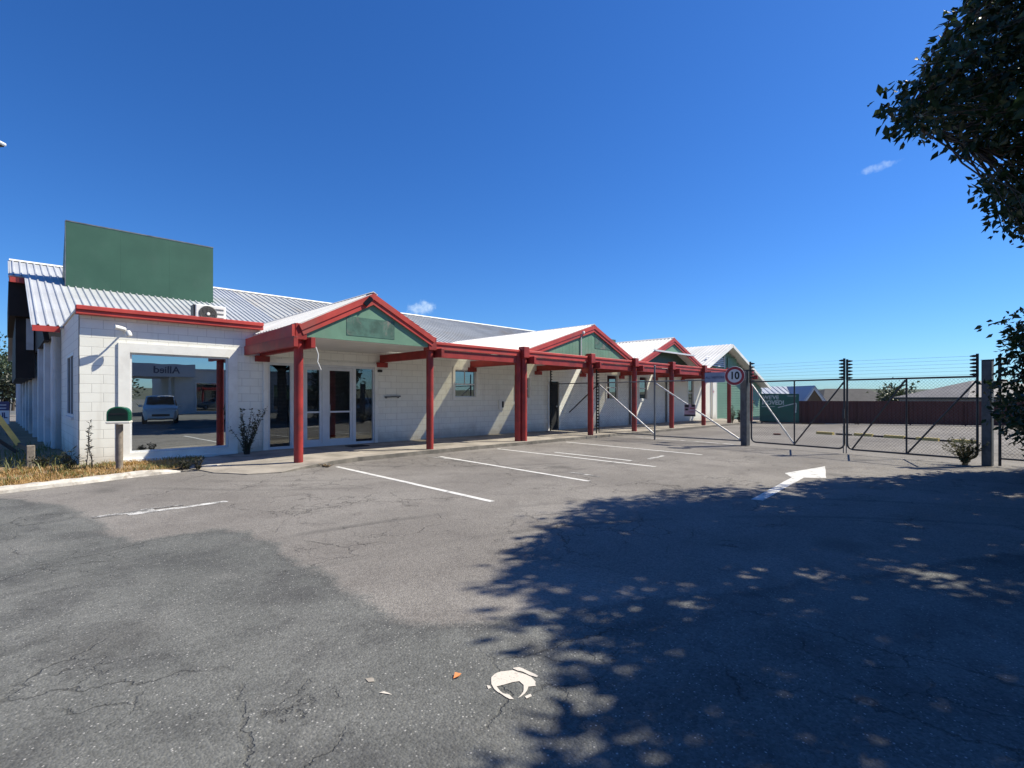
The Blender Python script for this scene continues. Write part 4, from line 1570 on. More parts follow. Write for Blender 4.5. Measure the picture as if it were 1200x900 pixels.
MB().box(wx - .14, wx + .16, WALL_Y - .012, WALL_Y - .002, 1.72, 2.1).build('plate', SIGNWHITE, wn)
MB().box(wx - .12, wx + .14, WALL_Y - .016, WALL_Y - .013, 1.84, 1.94).build('red_band', SIGNRED, wn)

# ------------------------------------------------------------------ brown fence behind the yard
bf = thing('steel_fence', FENCE_A.lerp(FENCE_B, .5), 'dark brown ribbed steel fence along the back of the yard', 'fence')
m = MB()
FE = FENCE_B + FD * 14
L = (FE - FENCE_A).length
nvec = -FN
m.ribbed(FENCE_A + UPZ * 1.27, FD, L, Vector((0, 0, -1.24)), nvec, .2, .03, .02, .012)
m.build('sheeting', BROWNFENCE, bf)
MB().bar(FENCE_A + UPZ * 1.29, FE + UPZ * 1.29, .06, .04).build('top_rail', BROWNFENCE, bf)
k = 0.0
while k < L:
    p = FENCE_A + FD * k + nvec * .05
    MB().bar(p, p + UPZ * (1.30 if abs(k - 12.2) > 1.3 else 1.30), .06, .06).build('fence_post', BROWNFENCE, bf)
    k += 2.44
# moved board
bs0, bs1 = FENCE_A + FD * .05 + nvec * .2, None
bw_ = 2.05
bp = thing('moved_board', FENCE_A + FD * 1.1 + nvec * .2, "large dark green WE'VE MOVED board standing against the brown fence", 'sign')
b0 = FENCE_A + FD * (-.15) + nvec * .22
MB().prism([b0 + UPZ * .12, b0 + FD * bw_ + UPZ * .06, b0 + FD * bw_ + UPZ * 1.72, b0 + UPZ * 1.74], nvec * .03).build('board', BANNER, bp)
bf_ = b0 + nvec * .033
lettering("WE'VE", .30, bf_ + FD * .58 + UPZ * 1.50, FD, UPZ, BANNERTXT, bp, 'lettering', .004, .03)
lettering('MOVED!', .34, bf_ + FD * .70 + UPZ * 1.20, FD, UPZ, BANNERTXT, bp, 'lettering', .004, .035, sx=.92)
MB().prism([bf_ + FD * .95 + UPZ * .90, bf_ + FD * 1.9 + UPZ * 1.16, bf_ + FD * 1.9 + UPZ * 1.21, bf_ + FD * .95 + UPZ * .95], nvec * .004).prism([bf_ + FD * 1.84 + UPZ * .62, bf_ + FD * 1.9 + UPZ * .62, bf_ + FD * 1.94 + UPZ * 1.16, bf_ + FD * 1.88 + UPZ * 1.16], nvec * .004).build('swoosh', BANNERTXT, bp)
MB().prism([bf_ + FD * .1 + UPZ * .96, bf_ + FD * .8 + UPZ * .96, bf_ + FD * .8 + UPZ * .99, bf_ + FD * .1 + UPZ * .99], nvec * .004).prism([bf_ + FD * 1.45 + UPZ * 1.58, bf_ + FD * 1.9 + UPZ * 1.58, bf_ + FD * 1.9 + UPZ * 1.61, bf_ + FD * 1.45 + UPZ * 1.61], nvec * .004).build('small_print', BANNERTXT, bp)
MB().bar(b0 + FD * .1 - nvec * .05, b0 + FD * .1 - nvec * .05 + UPZ * 1.7, .08, .08).bar(b0 + FD * 1.95 - nvec * .05, b0 + FD * 1.95 - nvec * .05 + UPZ * 1.65, .08, .08).build('leg', WOODGREY, bp)

# wheel stops
ws0, ws1 = gr(948, 506.5, .05), gr(1142, 518.5, .05)
n = 6
wd = (ws1 - ws0).normalized()
wsd = Vector((-wd.y, wd.x, 0))
LW = (ws1 - ws0).length
spots = [gr(u, v, .05) for u, v in ((967, 507.5), (1012, 509.5), (1048, 511.8), (1087, 514.5), (1131, 517.2))]
words = ['first of the yellow wheel stops from the green board', 'second of the yellow wheel stops from the green board', 'third yellow wheel stop, middle of the row of five', 'yellow wheel stop next to the last, behind the right gate leaf', 'last yellow wheel stop, above the weed at the gate post']


def stop_mesh(c, L, h, w, m, nm):
    d, s = wd, wsd
    a = c - d * L / 2
    a.z = 0
    mm = MB().prism([a - s * w / 2, a - s * w * .32 + UPZ * h, a + s * w * .32 + UPZ * h, a + s * w / 2], d * L)
    return mm.build(nm, m)


for c, lab in zip(spots, words):
    tag(stop_mesh(c, .66, .10, .17, YELLOW, 'wheel_stop'), lab, 'wheel stop', 'yellow wheel stops across the yard')
gaplab = ['black rubber stop between the first and second yellow wheel stops', 'black rubber stop between the second and third yellow wheel stops', 'black rubber stop between the third and fourth yellow wheel stops', 'black rubber stop between the fourth and last yellow wheel stops']
for a, b, lab in zip(spots, spots[1:], gaplab):
    c = (a + b) / 2
    tag(stop_mesh(c, (b - a).length - .74, .06, .13, RUBBER, 'rubber_stop'), lab, 'wheel stop', 'black rubber stops across the yard')
p = gr(907, 509.5)
tag(MB().bar(p - wd * .0 + Vector((0, 0, .03)), gr(914, 509.6) + Vector((0, 0, .03)), .2, .05).build('rust_plate', mat('rusty_iron', (.13, .035, .025), .8, .3, 6)), 'flat rust red bar lying on the asphalt before the green board', 'metal bar')

# ------------------------------------------------------------------ letterbox
lp = gr(140, 549, .055)
lb = thing('letterbox', lp, 'green domed letterbox on a round timber post by the wall', 'letterbox')
smooth_angle(MB().tube([lp - UPZ * .05, lp + UPZ * .90], .062, 16).build('post', WOODGREY, lb))
yaw = Matrix.Rotation(math.radians(-14), 4, 'Z')
LBG = mat('glossy_green', (.010, .13, .060), .22, .08, 5, spec=.6)
LBW = mat('letterbox_white', (.66, .65, .60), .45, .08, 5)
c = lp + UPZ * .92
fx, fy = yaw @ Vector((1, 0, 0)), yaw @ Vector((0, 1, 0))     # width, depth axis (front is -fy)
prof = []
for k in range(15):
    a = math.pi * k / 14
    prof.append((.185 * math.cos(a), .19 + .155 * max(0, math.sin(a)) ** .85))
prof = [(.185, .055)] + prof + [(-.185, .055)]
m = MB()
m.prism([c + fx * x + UPZ * z - fy * .20 for x, z in prof], fy * .38)
smooth_angle(m.build('hood', LBG, lb), 40)
m = MB()
prof2 = [(x * .86, .07 + (z - .055) * .86) for x, z in prof]
m.prism([c + fx * x + UPZ * z - fy * .206 for x, z in prof2], fy * .005)
m.build('front_plate', mat('dark_green', (.004, .014, .009), .3, .1, 6), lb)
MB().obox(c + UPZ * .026, fx * .195, fy * .22, UPZ * .024, .012).build('tray', LBW, lb)
MB().obox(c - fy * .212 + UPZ * .20, fx * .13, fy * .003, UPZ * .012).build('slot', BLACK, lb)


# ------------------------------------------------------------------ plants
def leaf_quads(C, Nrm, size, asp=.45):
    """vectorised folded leaves: centres C (n,3), long axes Nrm (n,3) -> verts, faces"""
    n = len(C)
    ax = Nrm / np.linalg.norm(Nrm, axis=1)[:, None]
    r = rng.normal(size=(n, 3))
    sd = np.cross(ax, r)
    sd /= np.linalg.norm(sd, axis=1)[:, None]
    up = np.cross(sd, ax)
    L = size[:, None]
    W = L * asp * .5
    p0 = C
    p1 = C + ax * L * .45 + sd * W + up * W * .35
    p2 = C + ax * L - up * L * .08
    p3 = C + ax * L * .45 - sd * W + up * W * .35
    V = np.stack([p0, p1, p2, p3], 1).reshape(-1, 3)
    b = np.arange(n)[:, None] * 4
    Fc = np.concatenate([b + np.array([[0, 1, 2]]), b + np.array([[0, 2, 3]])])
    return V, Fc


def mesh_np(name, V, Fc, m, parent=None):
    if parent is not None:
        M = np.array(wmat(parent).inverted())
        V = V @ M[:3, :3].T + M[:3, 3]
    me = bpy.data.meshes.new(name)
    me.vertices.add(len(V))
    me.vertices.foreach_set('co', V.astype(np.float32).ravel())
    me.loops.add(Fc.size)
    me.loops.foreach_set('vertex_index', Fc.astype(np.int32).ravel())
    me.polygons.add(len(Fc))
    me.polygons.foreach_set('loop_start', np.arange(0, Fc.size, Fc.shape[1], dtype=np.int32))
    me.polygons.foreach_set('loop_total', np.full(len(Fc), Fc.shape[1], dtype=np.int32))
    me.update(calc_edges=True)
    me.materials.append(m)
    o = bpy.data.objects.new(name, me)
    COL.objects.link(o)
    if parent is not None:
        o.parent = parent
    return o


SUN = np.array([.74, -.46, 1.0])
SIL_A = [(1105, -60), (1106, 0), (1109, 14), (1119, 28), (1103, 42), (1092, 38), (1080, 48), (1068, 62), (1070, 87), (1061, 106), (1043, 108), (1031, 118), (1030, 138), (1047, 150), (1060, 154), (1075, 160),
         (1103, 160), (1112, 172), (1124, 184), (1140, 176), (1166, 179), (1190, 177), (1190, 181), (1160, 187), (1150, 205), (1146, 238), (1166, 262), (1187, 275), (1206, 277), (1300, 300), (1300, -60)]
SIL_C = [(1166, 378), (1181, 371), (1210, 368), (1300, 360), (1300, 560), (1210, 528), (1191, 514), (1180, 497), (1168, 487), (1171, 474), (1150, 466), (1147, 458), (1170, 449), (1177, 421), (1183, 402), (1180, 389)]
SH_IMG = [(1200, 556), (1130, 556), (1050, 560), (985, 563), (900, 575), (845, 572), (790, 576), (740, 584), (692, 596), (668, 615), (642, 643), (618, 667), (596, 690), (580, 706), (584, 720), (606, 730), (628, 748), (655, 764),
          (668, 792), (676, 830), (660, 868), (642, 905)]
SHP = [(gr(u, v).x, gr(u, v).y) for u, v in SH_IMG] + [(1.0, .6), (.6, -2.5), (1.8, -7.5), (8, -11), (17, -9.5), (19, -4), (15.2, .0)]
SHA = np.array(SHP)


def inside_np(P, poly):
    poly = np.asarray(poly, float)
    r = np.zeros(len(P), bool)
    n = len(poly)
    for i in range(n):
        (x1, y1), (x2, y2) = poly[i], poly[(i + 1) % n]
        c = (y1 > P[:, 1]) != (y2 > P[:, 1])
        with np.errstate(divide='ignore', invalid='ignore'):
            xi = (x2 - x1) * (P[:, 1] - y1) / (y2 - y1) + x1
        r ^= c & (P[:, 0] < xi)
    return r


def proj(P):
    d = (P[:, 0] + P[:, 1]) / R2
    s = (P[:, 0] - P[:, 1]) / R2
    with np.errstate(divide='ignore', invalid='ignore'):
        u = CU + F * s / d
        v = HV - F * (P[:, 2] - CAMH) / d
    return u, v, d


def view_ok(P, pad=0):
    """crown points that the photograph leaves free: outside the frame, or inside the crown's outline"""
    u, v, d = proj(P)
    out = (d < .3) | (u > 1200 + pad) | (v < -pad) | (u < -pad)
    uv = np.stack([u, v], 1)
    return out | inside_np(uv, SIL_A) | inside_np(uv, SIL_C)


def shade_ok(P, slack=0.0):
    G = P[:, :2] - SUN[:2] * P[:, 2:3]
    G = G + (np.array([8.0, -2.0]) - G) * slack
    return inside_np(G, SHA)


TRUNK = Vector((12.6, -4.9, 0))


def big_tree():
    root = thing('shade_tree', TRUNK, 'large dark leafy tree overhanging the driveway and shading the asphalt', 'tree')
    # clump centres: for every patch of the shaded ground, clumps up the sun's ray from it
    lo, hi = SHA.min(0), SHA.max(0)
    cl = []
    cell = .3
    gx, gy = np.meshgrid(np.arange(lo[0], hi[0], cell), np.arange(lo[1], hi[1], cell))
    G0 = np.stack([gx.ravel(), gy.ravel()], 1)
    G0 = G0[inside_np(G0, SHA)]
    gaps = np.array([mnoise.noise(Vector((g[0] * 1.25, g[1] * 1.25, 5.3))) for g in G0])
    fine_ = np.array([mnoise.noise(Vector((g[0] * 2.6, g[1] * 2.6, 1.7))) for g in G0])
    rim = np.min([inside_np(G0 + np.array(o_), SHA) for o_ in ((.7, 0), (-.7, 0), (0, .7), (0, -.7))], axis=0)
    want = np.where(gaps + .45 * fine_ > .43, 0, np.where(gaps + .4 * fine_ > .31, 1, 3))
    want = np.where(rim, want, np.where(fine_ > .22, 0, np.minimum(want, 2)))
    tries = 26
    G = np.repeat(G0, tries, 0) + rng.uniform(0, cell, size=(len(G0) * tries, 2))
    z = rng.uniform(4.0, 8.9, len(G))
    P = np.column_stack([G + SUN[:2] * z[:, None], z])
    ok = shade_ok(P) & view_ok(P, 45)
    rad = np.hypot(P[:, 0] - 12.2, P[:, 1] + 3.6)
    ok &= (rad / 11) ** 2 + ((P[:, 2] - 5.2) / 4.8) ** 2 < 1
    u_, v_, d_ = proj(P)
    ok &= ~((d_ > .2) & (u_ < 1260) & (v_ > -60)) | (d_ > 6.2)
    mv = P * np.array([1, -1, 1]) + np.array([0, 2 * WALL_Y + .1, 0])
    u_, v_, d_ = proj(mv)
    ok &= ~((u_ > 150) & (u_ < 262) & (v_ > 405) & (v_ < 530))
    okm = ok.reshape(len(G0), tries)
    rank = np.cumsum(okm, 1)
    P = P[(okm & (rank <= want[:, None])).ravel()]
    P = P[rng.random(len(P)) < .85]
    nhid = len(P)
    cl.append(P)
    # clumps seen against the sky
    n = 3000
    uu, vv, dd = rng.uniform(1025, 1290, n), rng.uniform(-60, 300, n), rng.uniform(5.6, 9.0, n)
    Q = np.array([tuple(at(a, b, c)) for a, b, c in zip(uu, vv, dd)])
    ok = view_ok(Q) & inside_np(np.stack([uu, vv], 1), SIL_A) & shade_ok(Q, .05)
    Q = Q[ok]
    keep = np.array([mnoise.noise(Vector((p[0] * 1.1, p[1] * 1.1, p[2] * 1.1))) > -.22 for p in Q])
    Q = Q[keep][:260]
    nsky0 = sum(len(c_) for c_ in cl)
    cl.append(Q)
    SKYCL = Q
    n = 900
    uu, vv, dd = rng.uniform(1140, 1290, n), rng.uniform(360, 545, n), rng.uniform(8.8, 10.4, n)
    Q = np.array([tuple(at(a, b, c)) for a, b, c in zip(uu, vv, dd)])
    ok = inside_np(np.stack([uu, vv], 1), SIL_C)
    cl.append(Q[ok][:230])
    C0 = np.concatenate(cl)
    # leaves
    per = 38
    n = len(C0) * per
    off = np.clip(rng.normal(size=(n, 3)), -1.7, 1.7) * np.array([.16, .16, .12])
    Cn = np.repeat(C0, per, 0) + off
    size = rng.uniform(.08, .165, n)
    u, v, d = proj(Cn)
    size = np.where((d > .3) & (u < 1215) & (v > -15), size, size * 1.5)
    ax = off + rng.normal(size=(n, 3)) * .12 + np.array([0, 0, -.06])
    # ragged outline: every leaf is tested a little off its own place, clump by clump
    jit = np.repeat(rng.normal(size=(len(C0), 3)) * .13, per, 0) + rng.normal(size=(n, 3)) * .02
    ok = view_ok(Cn + jit, 10)
    thin = np.repeat(rng.random(len(C0)) ** .7, per)
    u, v, d = proj(Cn)
    seen = (d > .3) & (u < 1210) & (v > -10) & (u > 0)
    ok &= ~seen | (rng.random(n) < .25 + .75 * thin)
    Gx = shade_ok(Cn, .03)
    u, v, d = proj(Cn)
    low = inside_np(np.stack([u, v], 1), SIL_C)
    ok &= Gx | low | (rng.random(n) < .35)
    V, Fc = leaf_quads(Cn[ok], ax[ok], size[ok], .5)
    mesh_np('crown', V, Fc, LEAF, root)
    # trunk and limbs
    T = MB()
    T.tube([TRUNK - UPZ * .1, TRUNK + Vector((.02, .03, .5)), TRUNK + Vector((-.05, .1, 1.6)), TRUNK + Vector((-.1, .2, 2.9)), TRUNK + Vector((-.2, .3, 4.2))], [.42, .33, .28, .26, .22], 14)
    smooth_angle(T.build('trunk', BARK, root), 60)
    top = TRUNK + Vector((-.12, .2, 3.2))

    def limb(pts, r0, r1):
        P_ = [top] + [Vector(p) for p in pts]
        # soften: two passes of midpoint jitter
        Q_ = []
        for a, b in zip(P_, P_[1:]):
            for k in range(4):
                Q_.append(a.lerp(b, k / 4) + Vector((random.uniform(-.05, .05), random.uniform(-.05, .05), random.uniform(-.05, .05))))
        Q_.append(P_[-1])
        rs = [r0 + (r1 - r0) * i / (len(Q_) - 1) for i in range(len(Q_))]
        LIMBS.extend(Q_[5:])
        smooth_angle(MB().tube(Q_, rs, 9).build('limb', BARK, root), 60)
    LIMBS = []
    limb([at(1290, 150, 7.6), at(1200, 171, 7.4), at(1150, 173, 7.4), at(1118, 163, 7.3), at(1060, 135, 7.2)], .17, .015)
    limb([at(1290, 120, 7.8), at(1200, 130, 7.5), at(1140, 105, 7.3), at(1092, 60, 7.1)], .15, .012)
    limb([at(1270, 20, 7.2), at(1190, 40, 7.0), at(1130, 5, 7.0)], .14, .02)
    limb([at(1280, 240, 8.0), at(1210, 232, 7.9), at(1165, 225, 7.9)], .10, .012)
    # twigs from the limbs out to the clumps seen against the sky
    TW = MB()
    LP = np.array([tuple(q) for q in LIMBS])
    for cpt in np.concatenate([SKYCL, C0[-200:][::4]]):
        k = int(np.argmin(((LP - cpt) ** 2).sum(1)))
        a, b = Vector(LP[k]), Vector(cpt)
        if (b - a).length > 2.6:
            continue
        j = lambda q: Vector((random.uniform(-q, q), random.uniform(-q, q), random.uniform(-q, q)))
        m1, m2 = a.lerp(b, .35) + j(.07), a.lerp(b, .7) + j(.07)
        e_ = b + (b - a).normalized() * .14
        TW.tube([a, m1, m2, b, e_], [.016, .012, .008, .006, .002], 5)
    TW.build('twigs', BARK, root)
    limb([(9, -3, 5.4), (6.8, -1.2, 5.9)], .15, .02)
    limb([(10, -5.5, 5.6), (7, -5.8, 6.6)], .15, .02)
    limb([(13, -7, 5.8), (13.5, -9, 6.8)], .15, .02)
    limb([(13, -5, 6), (12.6, -3.6, 8.5)], .16, .02)
    limb([(14.5, -3.2, 4.2), at(1290, 400, 9.8), at(1215, 430, 9.7), at(1178, 452, 9.7)], .11, .012)


big_tree()


def weed(name, base, h, n, leaf_m, label, cat, spread=.3, leaf=.06, asp=.35, per=26, droop=.0, stem_m=None, group=None, thick=1.0):
    root = thing(name, base, label, cat, group)
    st = MB()
    Cs, As = [], []
    for k in range(n):
        a = random.uniform(0, 6.283)
        sp = spread * random.uniform(.2, 1)
        hh = h * random.uniform(.6, 1.05)
        pts = []
        b = base + Vector((random.uniform(-.05, .05), random.uniform(-.05, .05), 0))
        for i in range(6):
            t = i / 5
            pts.append(b + Vector((math.cos(a) * sp * t ** 1.3, math.sin(a) * sp * t ** 1.3, hh * (t - droop * t * t))) + Vector((random.uniform(-.02, .02), random.uniform(-.02, .02), 0)) * (i > 0))
        st.tube(pts, [q_ * thick for q_ in (.009, .008, .007, .006, .004, .002)], 5)
        for j in range(per):
            t = random.uniform(.12, 1) * 5
            i = min(4, int(t))
            p = pts[i].lerp(pts[i + 1], t - i)
            an = random.uniform(0, 6.283)
            Cs.append(tuple(p))
            As.append((math.cos(an), math.sin(an), random.uniform(-.3, .9)))
    st.build('stem', stem_m or BARK, root)
    V, Fc = leaf_quads(np.array(Cs), np.array(As), rng.uniform(leaf * .5, leaf * 1.2, len(Cs)), asp)
    mesh_np('foliage', V, Fc, leaf_m, root)
    return root


weed('wall_shrub', Vector((xw(290, 13.7), 13.75, .05)), 1.2, 20, SHRUBLEAF, 'thin dark scrubby shrub against the wall right of the mirror-like window', 'shrub', .62, .07, .5, 34)
weed('tall_weed', gr(104, 549, .055), 1.05, 2, DARKLEAF, 'tall dark weed stalk at the white block corner', 'weed', .10, .08, .3, 34)
weed('tall_weed', gr(112, 549, .055), .82, 1, DARKLEAF, 'thin bent weed stalk between corner and letterbox', 'weed', .22, .06, .3, 20)
weed('tall_weed', gr(79, 551, .055), .42, 9, WEEDLEAF, 'clump of grey green weeds at the foot of the shaded side wall', 'weed', .2, .12, .2, 14)
weed('tall_weed', gr(52, 549, .055), .38, 10, DARKLEAF, 'low dark bramble between timber post and side wall', 'weed', .4, .09, .3, 14, .3)
weed('tall_weed', gr(216, 551, .03), .22, 9, DARKLEAF, 'small dark weed at the end of the whitewashed kerb', 'weed', .12, .07, .35, 16)
weed('tall_weed', gr(232, 550, .03), .24, 9, DARKLEAF, 'small dark weed between the two whitewashed kerb pieces', 'weed', .12, .07, .35, 16)
weed('gate_weed', gr(1131, 545, .0), .66, 40, WEEDLEAF, 'pale scrubby weed at the foot of the right gate leaf', 'weed', .40, .045, .5, 60, .1, STRAW, None, .45)
weed('tall_weed', Vector((28.35, 11.2, .09)), 1.0, 8, WEEDLEAF, 'green weed climbing the red post before the green shed', 'weed', .15, .12, .4, 22)
weed('tall_weed', Vector((29.6, 11.3, .09)), .75, 9, DARKLEAF, 'dark weed beside the gate post foot before the green shed', 'weed', .2, .12, .4, 22)
weed('tall_weed', Vector((38.5, 13.9, .02)), 1.5, 12, WEEDLEAF, 'yellow green weeds against the green shed wall', 'weed', .5, .14, .4, 24)
weed('tall_weed', gr(383, 547.5, .0), .07, 16, STRAW, 'low dry tuft at the footpath edge beside the first bay line', 'weed', .22, .05, .2, 4)
weed('tall_weed', gr(1003, 497, .0), .4, 10, WEEDLEAF, 'small weed at the foot of the brown fence', 'weed', .4, .1, .4, 18)

p = gr(535, 793)
fl = MB()
fl.poly([p + Vector((-.03, -.01, .006)), p + Vector((.0, -.022, .012)), p + Vector((.035, .0, .004)), p + Vector((.005, .02, .016))])
tag(fl.build('fallen_leaf', mat('orange_leaf', (.55, .20, .06), .6, .2, 20)), 'curled orange leaf lying on the grey asphalt', 'leaf')


def far_tree(name, base, h, rx, label, group, n=900, leaf=.35, trunk=.15, m=FARLEAF):
    root = thing(name, base, label, 'tree', group)
    MB().tube([base, base + Vector((.1, 0, h * .35)), base + Vector((0, .1, h * .7))], [trunk, trunk * .8, trunk * .3], 8).build('trunk', BARK, root)
    cen = []
    for k in range(14):
        a, r, zz = random.uniform(0, 6.283), rx * random.uniform(.1, .75), h * random.uniform(.38, .88)
        cen.append((base.x + math.cos(a) * r, base.y + math.sin(a) * r, base.z + zz))
    cen = np.array(cen)
    idx = rng.integers(0, len(cen), n)
    off = rng.normal(size=(n, 3)) * np.array([rx * .24, rx * .24, h * .10])
    V, Fc = leaf_quads(cen[idx] + off, off + rng.normal(size=(n, 3)) * .2, rng.uniform(leaf * .5, leaf, n), .55)
    mesh_np('crown', V, Fc, m, root)


TG = 'trees beyond the brown fence'
b = at(1046, 466, 58)
far_tree('garden_tree', Vector((b.x, b.y, -2.2)), 5.3, 2.0, 'spiky dark green tree above the brown fence between two grey roofs', TG, 1100, .5)
b = at(1067, 466, 62)
far_tree('garden_tree', Vector((b.x, b.y, -2.2)), 4.4, 1.3, 'lower rounded tree just right of the spiky dark tree', TG, 700, .45)
b = at(1035, 466, 66)
far_tree('garden_tree', Vector((b.x, b.y, -2.2)), 5.2, .8, 'thin sparse tree left of the spiky dark tree', TG, 160, .4)
b = at(1028, 466, 90)
far_tree('garden_tree', Vector((b.x, b.y, -2.2)), 4.6, 2.6, 'distant low tree right of the dark hipped roof', TG, 500, .6)
b = at(1080, 466, 80)
far_tree('garden_tree', Vector((b.x, b.y, -2.2)), 4.0, 2.0, 'distant low tree left of the right-hand grey house', TG, 500, .5)
LT = 'trees behind the shaded side wall'
for (u, d, h, r, lab) in ((2, 52, 6.2, 2.2, 'brown green tree touching the photo edge behind the side wall'), (15, 58, 6.4, 1.6, 'thin topped dark tree next to the dark gable end'), (-22, 46, 7.0, 3.2, 'broad tree mostly beyond the photo edge behind the side wall'), (8, 40, 3.6, 2.0, 'low dark bushy tree below the taller trees by the side wall')):
    b = at(u, 466, d)
    far_tree('yard_tree', Vector((b.x, b.y, 0)), h, r, lab, LT, 1300, .38, .15, FARLEAF if d != 40 else DARKLEAF)


# ------------------------------------------------------------------ houses beyond the fence
def lrf(u, d):
    p = at(u, 466, d)
    return Vector((p.x, p.y, 0))


RT, FW = Vector((1, -1, 0)) / R2, Vector((1, 1, 0)) / R2
ROOFBLUE = mat('blue_grey_roof', (.36, .40, .47), .5, .08, .8, metal=.15)
ROOFGREY = mat('grey_tile_roof', (.095, .092, .09), .8, .15, 1.2, bump=.4, spec=.08)
HOUSEW = mat('house_wall', (.34, .31, .27), .7, .1, 1)
BROWNW = mat('brown_gable', (.20, .12, .06), .7, .15, 1.5)
TRIMW = mat('house_trim', (.75, .74, .72), .5, .05, 2)


def hip_house(label, c, hw, hd, zb, ze, zr, ridge, roofm, wallm):
    """hipped roof house: half width along RT, half depth along FW"""
    h = thing('house', Vector((c.x, c.y, zb)), label, 'house', 'houses beyond the brown fence')
    MB().obox(c + UPZ * (zb + ze) / 2, RT * (hw - .4), FW * (hd - .4), UPZ * (ze - zb) / 2).build('wall', wallm, h)
    E_ = [c - RT * hw - FW * hd + UPZ * ze, c + RT * hw - FW * hd + UPZ * ze, c + RT * hw + FW * hd + UPZ * ze, c - RT * hw + FW * hd + UPZ * ze]
    A1, A2 = c - RT * ridge + UPZ * zr, c + RT * ridge + UPZ * zr
    m = MB()
    m.poly([E_[0], E_[1], A2, A1]).poly([E_[1], E_[2], A2]).poly([E_[2], E_[3], A1, A2]).poly([E_[3], E_[0], A1]).poly(E_[::-1])
    m.build('roof', roofm, h)
    MB().bar(E_[0] - UPZ * .09, E_[1] - UPZ * .09, .12, .16).bar(E_[3] - UPZ * .09, E_[0] - UPZ * .09, .12, .16).build('gutter', BLACK, h)
    for k in (-.5, .15):
        w_ = MB().obox(c - FW * (hd - .37) + RT * hw * k + UPZ * (zb + (ze - zb) * .55), RT * .7, FW * .03, UPZ * .55).build('window', TRIMW, h)
        MB().obox(c - FW * (hd - .33) + RT * hw * k + UPZ * (zb + (ze - zb) * .55), RT * .62, FW * .004, UPZ * .47).obox(c - FW * (hd - .30 + .04) + RT * hw * k + UPZ * (zb + (ze - zb) * .55), RT * .62, FW * .004, UPZ * .47).build('pane', GLASS, w_)


def zat(v, d):
    return CAMH + (HV - v) * d / F


c = lrf(990, 72)
hip_house('house with a low dark grey hipped roof above the brown fence', c, 5.6, 4, -2.2, zat(470, 68), zat(455.5, 72), 2.8, ROOFGREY, HOUSEW)
c = lrf(1158, 50)
hip_house('grey house with pale grey hipped roof behind the right gate leaf', c, 6.0, 4.5, -2.2, zat(465.5, 45.5), zat(446, 50), 1.6, mat('pale_grey_roof', (.19, .18, .175), .75, .12, 1.2, bump=.4), mat('grey_house_wall', (.26, .255, .25), .7, .1, 1))
# gabled blue roof house
d = 50
hb = thing('house', lrf(930, d) - UPZ * 2.2, 'house with pale blue metal roof and brown white-edged gable behind the green board', 'house', 'houses beyond the brown fence')
c0, c1 = lrf(872, d), lrf(942, d)
ze, zr_ = zat(471, d - 3), zat(453, d)
for sgn in (1,):
    m = MB()
    a = c0 + UPZ * zr_
    b_ = c1 + UPZ * zr_
    m.ribbed(a, RT, (c1 - c0).length, -FW * 3.4 + UPZ * (ze - zr_), (-FW * (zr_ - ze) * -1 * -1 + UPZ * 3.4).normalized(), .5, .05, .05)
    m.poly([a, b_, b_ + FW * 3.4 + UPZ * (ze - zr_), a + FW * 3.4 + UPZ * (ze - zr_)])
    m.build('roof', ROOFBLUE, hb)
MB().obox((c0 + c1) / 2 + UPZ * (ze - 2.2) / 2, RT * (c1 - c0).length * .48, FW * 3.0, UPZ * (ze + 2.2) / 2).build('wall', HOUSEW, hb)
gl, gap_, grr = at(941, 472.5, d - 4.5), at(953.5, 454, d - 4.5), at(967, 472.5, d - 4.5)
MB().prism([gl + UPZ * .05, gap_ - UPZ * .15, grr + UPZ * .05, grr - UPZ * 3.2, gl - UPZ * 3.2], FW * .2).build('gable_wall', BROWNW, hb)
for P_, nm in ((gl, 0), (grr, 1)):
    d_ = (gap_ - P_)
    MB().bar(P_ - d_ * .08 - FW * .1, gap_ - FW * .1, .08, .22, up=UPZ).build('barge_board', TRIMW, hb)
    m = MB()
    a = P_ - d_ * .1 + UPZ * .12 - FW * .2
    b_ = gap_ + UPZ * .12 - FW * .2
    m.prism([a, b_, b_ + UPZ * .05, a + UPZ * .05], FW * 6)
    m.build('gable_roof', ROOFBLUE, hb)

# ------------------------------------------------------------------ left edge: barrier, signboard, street lamp
DARKGREENP = mat('dull_dark_paint', (.03, .032, .03), .6, .2, 4)
bt = thing('barrier', gr(36, 548, .055), 'slanting yellow barrier arm fixed to a short timber post', 'barrier')
pb = gr(36, 548, .055)
MB().bar(pb - UPZ * .05, pb + UPZ * .46, .13, .13, bev=.01).build('post', WOODGREY, bt)
a0, a1 = at(22, 521, 11.4), at(-60, 410, 10.6)
MB().bar(a0, a1, .05, .10, bev=.006).build('arm', YELLOW, bt)
MB().bar(a0, pb + UPZ * .36, .05, .09).build('hinge', DARKGREENP, bt)
MB().bar(at(20, 530, 11.5), at(-60, 478, 11.0), .04, .07).build('strut', DARKGREENP, bt)
d = 19.5
c = at(11, 470, d)
sbd = thing('yard_signboard', (c.x - 1, c.y + 1, .05), 'blue and white signboard cut off by the photo edge beyond the barrier', 'signboard')
p0 = at(-55, 466, d)
p1 = at(10.5, 466, d)
zt, zm, zbm = zat(470.5, d), zat(481, d), zat(497, d)
th = FW * .03
MB().prism([p0 + UPZ * (zm - CAMH), p1 + UPZ * (zm - CAMH), p1 + UPZ * (zt - CAMH), p0 + UPZ * (zt - CAMH)], th).build('blue_panel', DEEPBLUE, sbd)
MB().prism([p0 + UPZ * (zbm - CAMH), p1 + UPZ * (zbm - CAMH), p1 + UPZ * (zm - CAMH - .003), p0 + UPZ * (zm - CAMH - .003)], th).build('white_panel', SIGNWHITE, sbd)
